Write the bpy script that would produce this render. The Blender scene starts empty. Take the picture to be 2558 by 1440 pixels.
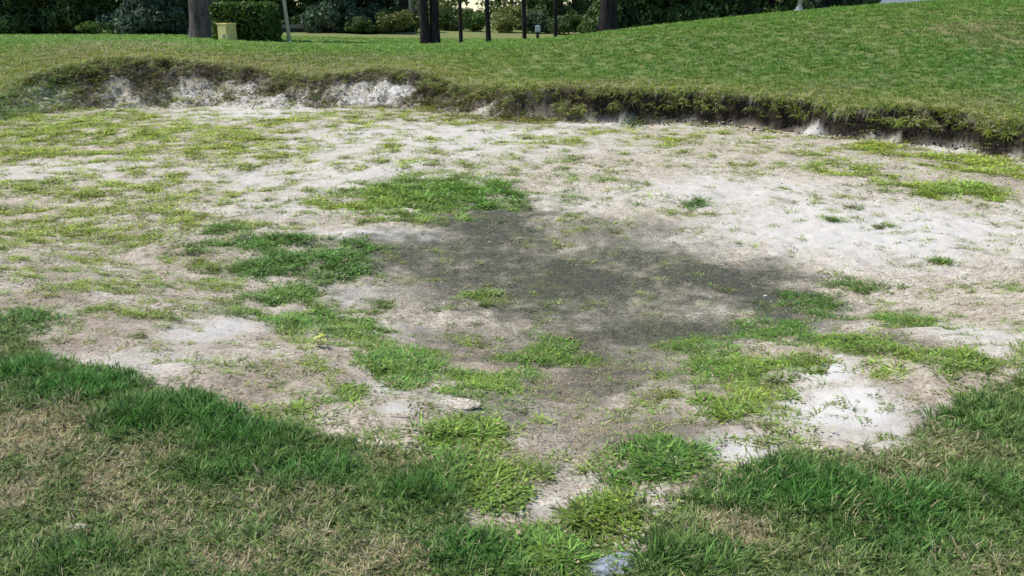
import bpy, bmesh, math, random
import numpy as np
from mathutils import Vector, Matrix

random.seed(7)
RNG = np.random.default_rng(11)
sc = bpy.context.scene
COL = sc.collection

# ------------------------------------------------------------------ camera, sky, sun, exposure
EYE = 1.6
FPX = 2008.0
HORIZON_V = 20.0
PITCH = math.atan((720 - HORIZON_V) / FPX)
cam_d = bpy.data.cameras.new('camera')
cam_d.sensor_width = 36.0
cam_d.lens = 36.0 * FPX / 2558.0
cam_d.clip_start = 0.05
cam_d.clip_end = 2000
cam = bpy.data.objects.new('camera', cam_d)
cam.location = (0, 0, EYE)
cam.rotation_euler = (math.pi / 2 - PITCH, 0, 0)
COL.objects.link(cam)
sc.camera = cam

SUN_ELEV = math.radians(62)
SUN_VEC = Vector((-0.95, 0.22, 0)).normalized() * math.cos(SUN_ELEV) + Vector((0, 0, math.sin(SUN_ELEV)))
world = bpy.data.worlds.new('World')
sc.world = world
world.use_nodes = True
wn = world.node_tree
wn.nodes.clear()
sky = wn.nodes.new('ShaderNodeTexSky')
sky.sky_type = 'NISHITA'
sky.sun_disc = False
sky.sun_elevation = SUN_ELEV
sky.sun_rotation = math.atan2(SUN_VEC.x, SUN_VEC.y)
sky.air_density = 1.0
sky.dust_density = 0.0
sky.ozone_density = 3.0
bg = wn.nodes.new('ShaderNodeBackground')
bg.inputs['Strength'].default_value = 0.10
wo = wn.nodes.new('ShaderNodeOutputWorld')
wn.links.new(sky.outputs[0], bg.inputs[0])
wn.links.new(bg.outputs[0], wo.inputs[0])

sun_d = bpy.data.lights.new('sun', 'SUN')
sun_d.energy = 3.4
sun_d.angle = math.radians(0.6)
sun_d.color = (1.0, 0.955, 0.89)
sun = bpy.data.objects.new('sun', sun_d)
sun.rotation_euler = SUN_VEC.to_track_quat('Z', 'Y').to_euler()
sun.location = (-20, 12, 40)
COL.objects.link(sun)

sc.view_settings.view_transform = 'Standard'
sc.view_settings.look = 'None'
sc.view_settings.gamma = 1.0
sc.view_settings.use_curve_mapping = False
sc.view_settings.exposure = 0.48

# ------------------------------------------------------------------ noise and small maths
_perm = np.random.default_rng(5).permutation(512)
def _hash(ix, iy, seed):
    return _perm[(_perm[(ix + seed * 37) & 511] + iy) & 511]
def perlin(x, y, seed=0):
    x = np.asarray(x, float); y = np.asarray(y, float)
    ix = np.floor(x).astype(int); iy = np.floor(y).astype(int)
    fx = x - ix; fy = y - iy
    def g(i, j):
        a = _hash(ix + i, iy + j, seed) * (2 * np.pi / 512)
        return np.cos(a) * (fx - i) + np.sin(a) * (fy - j)
    u = fx * fx * fx * (fx * (fx * 6 - 15) + 10); v = fy * fy * fy * (fy * (fy * 6 - 15) + 10)
    a = g(0, 0) * (1 - u) + g(1, 0) * u
    b = g(0, 1) * (1 - u) + g(1, 1) * u
    return (a * (1 - v) + b * v) * 1.5
def fbm(x, y, scale, octaves=4, seed=0):
    r = 0; amp = 1.0; tot = 0
    for k in range(octaves):
        r = r + amp * perlin(x / scale + 13.7 * k, y / scale - 7.1 * k, seed + k)
        tot += amp; amp *= 0.55; scale *= 0.5
    return r / tot * 1.3
def sstep(a, b, x):
    t = np.clip((x - a) / (b - a), 0, 1)
    return t * t * (3 - 2 * t)

# a ray through a point of the picture, as measured in the photograph (2558 x 1440)
def ray(u, v):
    a = (u - 1279) / FPX; b = (720 - v) / FPX
    return Vector((a, math.cos(PITCH) + b * math.sin(PITCH), -math.sin(PITCH) + b * math.cos(PITCH)))
def at_z(u, v, z):
    d = ray(u, v); t = (z - EYE) / d.z
    return (d.x * t, d.y * t)
def at_y(u, v, Y):
    d = ray(u, v); t = Y / d.y
    return (d.x * t, Y, EYE + d.z * t)

# ------------------------------------------------------------------ the bunker's outline and the land round it
FLOOR = -0.5
# far lip: u, v of the grass edge, v of the foot of the face
LIP = [(-60, 262, 300), (0, 240, 292), (60, 200, 282), (110, 180, 276), (200, 160, 270), (330, 146, 266), (450, 154, 262), (560, 163, 258),
       (650, 176, 262), (760, 190, 266), (860, 186, 262), (960, 172, 258), (1050, 186, 262), (1150, 216, 272),
       (1300, 222, 290), (1480, 218, 298), (1600, 226, 302), (1760, 228, 308), (1900, 240, 316), (2040, 252, 330),
       (2090, 274, 340), (2220, 264, 350), (2400, 284, 366), (2500, 304, 382), (2620, 318, 396)]
lip_pts = []
lip_ctrl = []
for u, vt, vb in LIP:
    bx, by = at_z(u, vb, FLOOR + 0.04)
    w = 1.5 if u < 1000 else (0.8 if u < 1200 else 0.28)
    x, y, z = at_y(u, vt, by + w)
    lip_pts.append((x, y)); lip_ctrl.append((x, y, z, w))
NEAR_L = [(0, 800), (60, 850), (140, 900), (250, 930), (330, 970), (430, 985), (520, 1015), (620, 1055), (700, 1080), (800, 1105),
          (900, 1120), (1000, 1160), (1100, 1190), (1150, 1260), (1165, 1330), (1230, 1410)]
NEAR_R = [(1640, 1430), (1650, 1330), (1720, 1270), (1770, 1225), (1850, 1190), (1900, 1160), (1980, 1140), (2100, 1155), (2180, 1160),
          (2280, 1140), (2330, 1080), (2400, 1020), (2480, 985), (2558, 958)]
poly = list(lip_pts)
poly += [(10.6, 9.6), (9.0, 7.4), (6.4, 5.3), (4.6, 4.2)]
poly += [at_z(u, v, -0.03) for u, v in reversed(NEAR_R)]
poly += [at_z(1520, 1480, -0.03), at_z(1330, 1470, -0.03)]
poly += [at_z(u, v, -0.03) for u, v in reversed(NEAR_L)]
poly += [(-4.6, 5.3), (-7.5, 7.6), (-10.4, 11.0), (-12.2, 14.6)]
POLY = np.array(poly)

def sd_poly(x, y):
    """distance to the outline, positive inside"""
    d = np.full(x.shape, 1e9); inside = np.zeros(x.shape, bool)
    n = len(POLY)
    for i in range(n):
        ax, ay = POLY[i]; bx, by = POLY[(i + 1) % n]
        ex, ey = bx - ax, by - ay
        t = np.clip(((x - ax) * ex + (y - ay) * ey) / (ex * ex + ey * ey), 0, 1)
        d = np.minimum(d, np.hypot(x - ax - t * ex, y - ay - t * ey))
        if ay != by:
            c = ((ay > y) != (by > y)) & (x < (bx - ax) * (y - ay) / (by - ay) + ax)
            inside ^= c
    return np.where(inside, d, -d)

ctrl = [(x, y, z) for x, y, z, w in lip_ctrl]
for u, v, Y in [(1340, 108, 24), (1500, 95, 22), (1600, 86, 22), (1700, 77, 22), (1900, 57, 22), (2100, 37, 22), (2300, 20, 22), (2558, 4, 22), (2900, -20, 22),
                (0, 112, 24), (300, 106, 25), (600, 118, 25), (900, 124, 25), (1150, 122, 26),
                (0, 78, 56), (300, 82, 54), (510, 97, 41), (640, 106, 37), (720, 110, 37), (1075, 114, 35), (1220, 110, 36), (1390, 99, 38),
                (900, 84, 55), (1270, 82, 60), (1450, 80, 60)]:
    ctrl.append(at_y(u, v, Y))
ctrl += [(x, y, 0.0) for x in (-4, -2, 0, 2, 4) for y in (0.0, 1.6)]
ctrl += [(-3.2, 3.6, 0), (-6.5, 5.0, 0.02), (-12, 9, 0.12), (-15, 15, 0.15), (-12, 2, 0), (3.2, 3.1, 0.0), (6, 4, 0.04), (13, 8, 0.3), (12, 2, 0.1)]
ctrl += [(6, 42, 0.1), (15, 42, 0.3), (25, 42, 0.4), (35, 40, 0.4), (40, 25, 1.2), (30, 22, 2.0), (-40, 30, 0.0), (-50, 60, 0), (50, 70, 0.2), (0, 80, 0), (25, 70, 0.1)]
ctrl += [(-130, -40, 0), (130, -40, 0), (-130, 130, 0), (130, 130, 0), (0, 220, 0), (0, -60, 0), (-130, 40, 0), (130, 40, 0), (-200, 320, 0), (200, 320, 0)]
CT = np.array(ctrl)
def _tps(r): return np.where(r > 0, r * r * np.log(r + 1e-12), 0)
_K = _tps(np.hypot(CT[:, None, 0] - CT[None, :, 0], CT[:, None, 1] - CT[None, :, 1])) + np.eye(len(CT)) * 0.15
_Pm = np.c_[np.ones(len(CT)), CT[:, :2]]
_A = np.block([[_K, _Pm], [_Pm.T, np.zeros((3, 3))]])
_W = np.linalg.solve(_A, np.r_[CT[:, 2], 0, 0, 0])
def z_land(x, y):
    r = _W[-3] + _W[-2] * x + _W[-1] * y
    for (cx, cy, _), w in zip(CT, _W[:-3]):
        r = r + w * _tps(np.hypot(x - cx, y - cy))
    far = sstep(90, 160, np.hypot(x, y))
    return np.clip(r, -0.4, 2.6) * (1 - far)

_LX = np.array([c[0] for c in lip_ctrl]); _LW = np.array([c[3] for c in lip_ctrl])
def face_w(x, y):
    far = sstep(5.5, 9.0, y)
    wf = np.interp(x, _LX, _LW)
    wn_ = 2.4
    w = wf * far + wn_ * (1 - far)
    side = sstep(8.5, 10.5, np.abs(x)) * (1 - sstep(12, 15, y))
    return w * (1 - side) + 1.0 * side

def terrain(x, y, fine=True):
    """height, signed distance to the outline, face mask"""
    x = np.asarray(x, float); y = np.asarray(y, float)
    sd0 = sd_poly(x, y)
    far = sstep(6, 10, y)
    sd = sd0 + far * (0.20 * fbm(x, y, 1.1, 3, 3) + 0.08 * fbm(x, y, 0.28, 2, 9)) + (1 - far) * 0.07 * fbm(x, y, 0.35, 3, 4)
    w = face_w(x, y)
    t = np.clip(sd / w, 0, 1)
    ex = np.interp(w, [0.3, 1.2], [1.8, 1.12])
    prof_far = 1 - (1 - t) ** ex
    prof_near = t * t * (3 - 2 * t)
    f = prof_far * far + prof_near * (1 - far)
    zl = z_land(x, y)
    zf = FLOOR + 0.05 * fbm(x, y, 3.0, 3, 21) - 0.16 * np.exp(-((x - 0.9) ** 2 / 5 + (y - 6.8) ** 2 / 6))
    # low sand mounds
    zf = zf + 0.13 * np.exp(-(((x - 1.40) / 0.30) ** 2 + ((y - 3.75) / 0.26) ** 2)) + 0.05 * np.exp(-(((x - 0.98) / 0.2) ** 2 + ((y - 3.3) / 0.15) ** 2)) + 0.05 * np.exp(-(((x + 1.9) / 0.4) ** 2 + ((y - 4.9) / 0.22) ** 2))
    zf = zf + 0.10 * np.exp(-(((x + 0.2) / 3.2) ** 2 + ((y - 12.2) / 0.9) ** 2))
    z = zl * (1 - f) + zf * f
    face = (t > 0) & (t < 1) & (far > 0.5)
    facem = np.where(face, np.sin(np.pi * np.clip(t, 0, 1)) ** 0.5, 0) * far
    if fine:
        ins = sstep(0, 0.3, sd)
        z = z + ins * (0.028 * fbm(x, y, 0.55, 4, 31) + 0.017 * fbm(x, y, 0.15, 3, 33) * sstep(14, 7, y)) 
        z = z + (1 - ins) * (0.02 * fbm(x, y, 0.8, 3, 35)) * sstep(200, 40, y)
        # rolled shoulder of turf at the far lip, eroded gullies on the face
        z = z + facem * (0.12 * fbm(x, y * 0.8, 0.4, 4, 41) + 0.05 * fbm(x, y, 0.13, 2, 43)) * np.clip(w / 0.6, 0.3, 1)
    return z, sd, facem

# ------------------------------------------------------------------ where things lie: patches measured in the photograph, laid on the land
def ground_hit(u, v):
    """march the ray to the land; vectorised"""
    u = np.asarray(u, float); v = np.asarray(v, float)
    a = (u - 1279) / FPX; b = (720 - v) / FPX
    dy = math.cos(PITCH) + b * math.sin(PITCH); dz = -math.sin(PITCH) + b * math.cos(PITCH)
    t = np.full(u.shape, 1.2); step = 0.25
    done = np.zeros(u.shape, bool)
    for it in range(260):
        z, _, _ = terrain(a * t, dy * t, False)
        hit = (EYE + dz * t) <= z
        done |= hit
        t = np.where(done, t, t + step * np.maximum(1, t / 6))
        if done.all(): break
    lo = t - step * np.maximum(1, t / 6); hi = t.copy()
    for it in range(10):
        m = (lo + hi) / 2
        z, _, _ = terrain(a * m, dy * m, False)
        below = (EYE + dz * m) <= z
        hi = np.where(below, m, hi); lo = np.where(below, lo, m)
    return a * hi, dy * hi

def blobs(lst):
    L = np.array([l[:4] for l in lst], float)
    x, y = ground_hit(L[:, 0], L[:, 1])
    x1, _ = ground_hit(L[:, 0] + L[:, 2], L[:, 1])
    _, y1 = ground_hit(L[:, 0], np.maximum(L[:, 1] - L[:, 3], 60))
    _, y0 = ground_hit(L[:, 0], L[:, 1] + L[:, 3])
    rx = np.abs(x1 - x); ry = np.maximum((y1 - y0) / 2, 0.02)
    return [(x[i], (y0[i] + y1[i]) / 2, rx[i], ry[i]) + tuple(lst[i][4:]) for i in range(len(lst))]

def field(bl, x, y, idx=4, edge=0.6, warp=0.5):
    r = np.zeros(x.shape); s = np.zeros(x.shape); q = np.zeros(x.shape)
    n1 = fbm(x, y, 0.45, 5, 51) + 0.5 * fbm(x, y, 0.12, 2, 57)
    for b in bl:
        dx = (x - b[0]) / b[2]; dy = (y - b[1]) / b[3]
        sel = (np.abs(dx) < 1.9) & (np.abs(dy) < 1.9)
        if not sel.any(): continue
        d = np.sqrt(dx[sel] ** 2 + dy[sel] ** 2) + warp * n1[sel]
        m = 1 - sstep(1 - edge, 1 + edge, d)
        r[sel] = np.maximum(r[sel], m * b[idx])
        if len(b) > 5:
            q[sel] += m * b[5]; s[sel] += m
    return r, np.where(s > 0.01, q / np.maximum(s, 0.01), 0.35)

# u, v, half width, half height, density, green (0 yellowish .. 1 deep green)
GRASS = [
 (1080,490,235,50,1,.7),(1210,495,110,38,1,1),(860,518,110,28,.8,.3),(1000,540,150,18,.7,.6),(1410,400,45,28,.65,.6),(1390,450,95,16,.5,.7),
 (1120,405,200,14,.5,.35),(1180,430,120,10,.6,.4),
 (640,612,75,28,1,1),(700,660,110,40,1,1),(855,655,90,48,1,1),(730,600,40,15,.95,1),(545,575,48,12,.85,1),(500,615,40,18,.7,.8),(560,650,60,22,.4,.4),
 (700,735,75,40,.95,.65),(760,790,85,40,.95,.6),(870,820,95,30,.85,.6),(930,860,70,28,.65,.5),
 (1000,910,95,42,.95,.7),(1200,965,90,38,.65,.6),(1380,880,85,36,.75,.6),(1300,930,70,28,.65,.6),(1450,895,60,22,.5,.5),
 (1190,1080,150,38,.8,.4),(950,1080,80,26,.7,.35),(1080,1190,85,50,.9,.65),(1240,1230,70,50,.75,.35),(1500,1290,80,48,1,.4),
 (1480,1140,70,30,.55,.5),(1640,1160,95,48,.75,.8),(1560,1205,90,30,.65,.6),(1380,1200,80,40,.5,.4),(1330,1390,170,60,.85,.7),(1250,1300,110,40,.6,.5),
 (960,765,45,18,.65,.6),(1080,770,55,16,.4,.6),(1190,850,52,24,.5,.4),(880,975,45,22,.7,.4),(1210,745,52,20,.8,.5),(1370,790,35,25,.6,.4),
 (1780,870,100,42,.75,.6),(1900,830,120,48,.8,.8),(2020,765,85,36,.75,.9),(1850,930,140,40,.8,.45),(2150,860,72,26,1,.45),(2280,810,80,34,.8,.6),
 (2160,715,82,20,.8,.7),(1950,900,100,40,.65,.4),(1800,1020,65,32,.7,.35),(1930,985,95,18,.55,.2),(2400,905,115,35,.7,.4),(2340,950,80,30,.4,.3),
 (2540,722,50,22,.6,.5),(2200,930,100,30,.4,.2),(1640,1000,60,30,.4,.3),(1640,940,50,15,.5,.5),(1460,1020,90,25,.35,.5),
 (2130,430,110,32,.65,.3),(1990,420,120,22,.4,.25),(2380,478,125,26,.9,.4),(2440,415,140,40,.75,.2),(2180,372,90,26,.8,.1),(2320,390,90,30,.6,.15),
 (1725,510,36,11,1,1),(1900,375,70,10,.6,.2),(1870,412,60,9,.5,.2),(2120,515,40,8,.7,.5),(2190,565,40,6,.7,.7),(2090,553,40,6,.7,.7),(2355,657,35,7,.8,.7),
 (1660,350,70,13,.7,.1),(1400,350,150,16,.55,.1),(1180,300,95,16,.75,.1),(920,300,130,18,.65,.1),(1030,262,60,14,.6,.2),(1540,330,90,16,.55,.1),(1740,330,150,14,.5,.15),
 (1540,455,110,10,.5,.6),(1500,515,40,6,.5,.7),(1580,512,40,6,.5,.6),
 (110,335,150,42,.8,.15),(60,295,90,20,.8,.2),(90,385,190,16,.75,.1),(300,350,260,50,.5,.2),(500,400,320,60,.5,.15),(700,320,300,45,.45,.1),(260,290,120,22,.7,.2),
 (450,300,120,22,.55,.1),(900,390,200,40,.35,.2),(560,435,50,16,.6,.2),
 (150,480,260,60,.5,.2),(220,560,280,45,.6,.2),(300,600,110,26,.65,.3),(130,640,210,40,.42,.2),(260,722,75,24,.6,.2),(140,722,65,24,.6,.2),(60,680,90,14,.5,.3),
 (440,770,65,28,.6,.3),(345,842,35,14,.6,.5),(590,780,55,25,.65,.6),(420,750,50,18,.5,.3),(530,720,60,26,.45,.3),(350,780,80,20,.4,.2),(650,850,70,20,.35,.4),
 (600,520,120,14,.4,.5),(420,520,150,14,.4,.3),
 (60,800,90,26,.9,.9),
]
GREY_PATCH = [  # mottled dark grey patch in the middle of the bunker
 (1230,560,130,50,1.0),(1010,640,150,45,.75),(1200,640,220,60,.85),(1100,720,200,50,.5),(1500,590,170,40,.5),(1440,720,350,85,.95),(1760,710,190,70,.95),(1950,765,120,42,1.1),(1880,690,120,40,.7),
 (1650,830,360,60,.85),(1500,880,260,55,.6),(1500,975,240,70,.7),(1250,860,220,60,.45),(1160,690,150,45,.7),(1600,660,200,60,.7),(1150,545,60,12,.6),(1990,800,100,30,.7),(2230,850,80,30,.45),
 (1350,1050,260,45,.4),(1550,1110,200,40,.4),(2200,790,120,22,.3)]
BROWN = [
 (450,640,90,36,.5),(1455,858,80,22,.6),(1450,960,130,42,.8),(650,950,160,55,.45),(1600,1085,170,36,.7),(50,760,140,45,.7),(1260,915,170,36,.5),(1740,1190,60,60,.8),
 (2260,1075,150,22,.8),(130,870,100,24,.4),(2380,1040,110,40,.5),(1700,1120,80,50,.6),(1100,890,130,22,.4),(280,590,80,12,.6),(540,650,70,30,.5),(1480,1170,120,35,.5),
 (820,960,140,50,.35),(250,200,120,30,.7),(500,190,200,22,.7),(1350,1160,160,40,.4),(2350,400,90,30,.5),(2500,440,80,60,.5)]
WHITE = [
 (2100,1020,155,70,1),(1850,1120,95,38,.95),(2050,920,75,42,1),(2200,580,420,80,.75),(1850,480,260,36,.6),(2480,850,130,50,.6),(560,830,115,48,.75),(330,905,200,36,.55),
 (1000,590,170,16,.9),(1150,1012,62,22,1),(985,1035,45,22,.9),(960,965,70,22,.7),(1100,350,400,45,.6),(800,440,350,45,.5),(100,430,220,30,.5),(640,270,170,30,.7),(950,240,110,25,.9),
 (1640,600,120,30,.4),(1430,510,160,30,.3),(1630,1260,60,30,.8),(1480,1200,50,32,.6),(1180,1180,45,22,.7),(1370,1270,55,30,.5),(1600,1370,40,40,.7),(900,740,70,25,.5),(700,520,150,30,.5),
 (1480,300,110,18,.8),(2040,320,60,22,.9),(2350,370,60,16,.6),(1000,830,90,22,.4),(1450,1300,250,40,.15)]
DRY = [  # straw in the lawn: u, v, ru, rv, amount
 (70,1100,130,75,.85),(270,1190,80,60,.8),(230,1250,160,40,.5),(1860,1330,75,50,1.0),(560,1410,120,40,.75),(780,1345,120,30,.5),(400,1330,200,50,.4),(350,1130,140,30,.5),
 (190,1330,40,18,.8),(2200,1180,120,40,.5),(2380,1100,90,60,.4),(1000,1400,140,50,.5),(2400,1400,120,50,.5),(2130,1290,60,40,.4),(700,1250,200,60,.35),(60,1220,80,80,.6),(950,1150,80,26,.6),
 (250,120,200,16,.8),(330,128,120,14,.8),(600,150,200,12,.7),(800,150,250,12,.5),(1000,190,120,16,.6),(1480,215,150,14,.6),(2380,55,150,30,.75),(2480,90,120,30,.5),(2030,90,40,20,.2),(760,180,250,14,.6),
 (2000,232,300,14,.3),(2450,255,160,20,.25)]
LUSH = [ # deeper green grass in the lawn
 (60,930,120,40,.9),(200,970,160,40,.9),(420,1040,200,45,1),(620,1100,150,50,1),(560,1170,120,50,.7),(800,1180,150,50,.6),(1050,1230,130,40,.8),(2050,1220,180,65,1),(2200,1260,220,60,.8),
 (2480,1050,140,90,.7),(1700,1400,150,50,.8),(2300,1360,220,60,.6),(180,1400,140,50,.7),(1250,1400,180,50,.7),(2540,1250,120,70,.6),(1850,1240,120,40,.5),
 (1650,160,400,50,.5),(2100,170,400,60,.6),(2500,180,200,80,.9),(1050,140,200,20,.6),(30,220,70,50,1),(1850,120,300,40,.5)]
BARE = [(330,900,260,60,.9),(640,955,230,75,.9),(560,830,130,48,.9),(200,860,150,40,.8),(1450,970,150,70,.75),(1560,1080,200,45,.6),(820,950,120,60,.7),(1000,1000,120,50,.6),(1380,1130,110,30,.6),
 (900,735,110,35,.8),(1150,920,90,30,.6),(1440,1200,50,30,.7),(1350,1290,80,60,.6),(1640,1260,80,35,.8),(60,745,130,45,.7),(1700,1190,60,50,.7),(2250,1080,160,50,.8),(1000,590,190,20,.9),(1700,950,60,60,.5),(2380,760,220,70,.8),(1950,650,250,50,.8)]
POCKET = [(120,240,52,36,1),(290,222,34,44,1),(350,262,60,14,.8),(465,232,48,30,.9),(560,222,85,22,.9),(640,262,90,14,.9),(780,238,60,18,.5),(940,225,105,30,1),(1010,214,50,22,1),(1210,282,40,12,.7),
 (1480,308,110,10,.6),(1720,318,90,8,.5),(2035,318,45,16,.7),(2190,352,50,10,.6),(2360,376,60,10,.6),(2530,384,50,12,.5)]
bG, bS, bB, bW, bD, bL, bP, bN = [blobs(l) for l in (GRASS, GREY_PATCH, BROWN, WHITE, DRY, LUSH, POCKET, BARE)]

def fields(x, y, sd):
    g, hue = field(bG, x, y, warp=0.75)
    ins = sstep(0.0, 0.15, sd)
    bank = sstep(11, 13, y) * sstep(1.9, 0.4, sd) * sstep(2.5, 0.5, x)
    pk, _ = field(bP, x, y, warp=0.6)
    g = np.maximum(g, bank * np.clip(0.85 + 0.5 * fbm(x, y, 0.9, 3, 65) - 1.1 * pk, 0, 1)); hue = hue * (1 - 0.7 * bank)
    base = 0.27 + 0.18 * fbm(x, y, 1.8, 3, 61) + 0.10 * sstep(5.2, 3.2, y)
    # the far and left floor carries a loose creeping cover
    base = base + 0.27 * sstep(4.0, 7, y) * sstep(2.5, -2.5, x) + 0.12 * sstep(11, 14, y)
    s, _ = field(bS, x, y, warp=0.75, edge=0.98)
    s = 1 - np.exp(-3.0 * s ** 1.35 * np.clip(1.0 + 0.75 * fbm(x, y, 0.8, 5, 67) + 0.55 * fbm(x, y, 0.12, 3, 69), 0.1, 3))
    b, _ = field(bB, x, y, warp=0.7)
    w, _ = field(bW, x, y, warp=0.6)
    b = np.clip(b + (0.38 + 0.7 * fbm(x, y, 0.5, 4, 63)) * (0.75 * sstep(6.5, 4, y) + 0.45 * sstep(1, -4, x) * sstep(11, 7, y) + 0.12), 0, 1) * (1 - 0.85 * w)
    nb, _ = field(bN, x, y, warp=0.6); base = base * (1 - 0.75 * nb)
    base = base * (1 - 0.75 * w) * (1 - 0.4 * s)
    G = np.maximum(g, base)
    clump = fbm(x, y, 0.42, 4, 71) * 0.62 + fbm(x, y, 0.11, 2, 77) * 0.33 + 0.5
    cover = np.clip((clump * 1.15 + G * 0.85 - 0.86) * 2.0, 0, 1) * ins
    d, _ = field(bD, x, y, warp=0.8)
    l, _ = field(bL, x, y, warp=0.5)
    b = np.maximum(b, bank * (1 - pk) * 0.9); w = np.maximum(w, pk * 0.6 * sstep(10, 11, y))
    return dict(pk=pk, bank=bank, G=G, hue=hue, cover=cover, grey_patch=s, brown=b, white=w, dry=d, lush=l)

# ------------------------------------------------------------------ materials
def mat(name):
    m = bpy.data.materials.new(name); m.use_nodes = True
    nt = m.node_tree; nt.nodes.clear()
    return m, nt
def N(nt, t, **kw):
    n = nt.nodes.new(t)
    for k, v in kw.items(): setattr(n, k, v)
    return n
def noise_node(nt, scale, detail=4, rough=0.6, vec=None):
    n = N(nt, 'ShaderNodeTexNoise'); n.inputs['Scale'].default_value = scale
    n.inputs['Detail'].default_value = detail; n.inputs['Roughness'].default_value = rough
    if vec is not None: nt.links.new(vec, n.inputs['Vector'])
    return n
def ramp(nt, src, stops):
    r = N(nt, 'ShaderNodeValToRGB')
    el = r.color_ramp.elements
    while len(el) > 1: el.remove(el[-1])
    el[0].position = stops[0][0]; el[0].color = (*stops[0][1], 1)
    for p, c in stops[1:]:
        e = el.new(p); e.color = (*c, 1)
    nt.links.new(src, r.inputs[0])
    return r
def mix(nt, fac, a, b, mode='MIX'):
    m = N(nt, 'ShaderNodeMix'); m.data_type = 'RGBA'; m.blend_type = mode
    for i, s in ((0, fac), (6, a), (7, b)):
        if hasattr(s, 'default_value') or hasattr(s, 'is_output'): nt.links.new(s, m.inputs[i])
        elif isinstance(s, tuple): m.inputs[i].default_value = (*s, 1)
        else: m.inputs[i].default_value = s
    return m.outputs[2]
def math_(nt, op, a, b=0.0, clamp=False):
    m = N(nt, 'ShaderNodeMath'); m.operation = op; m.use_clamp = clamp
    for i, s in ((0, a), (1, b)):
        if hasattr(s, 'is_output'): nt.links.new(s, m.inputs[i])
        else: m.inputs[i].default_value = s
    return m.outputs[0]

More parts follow.
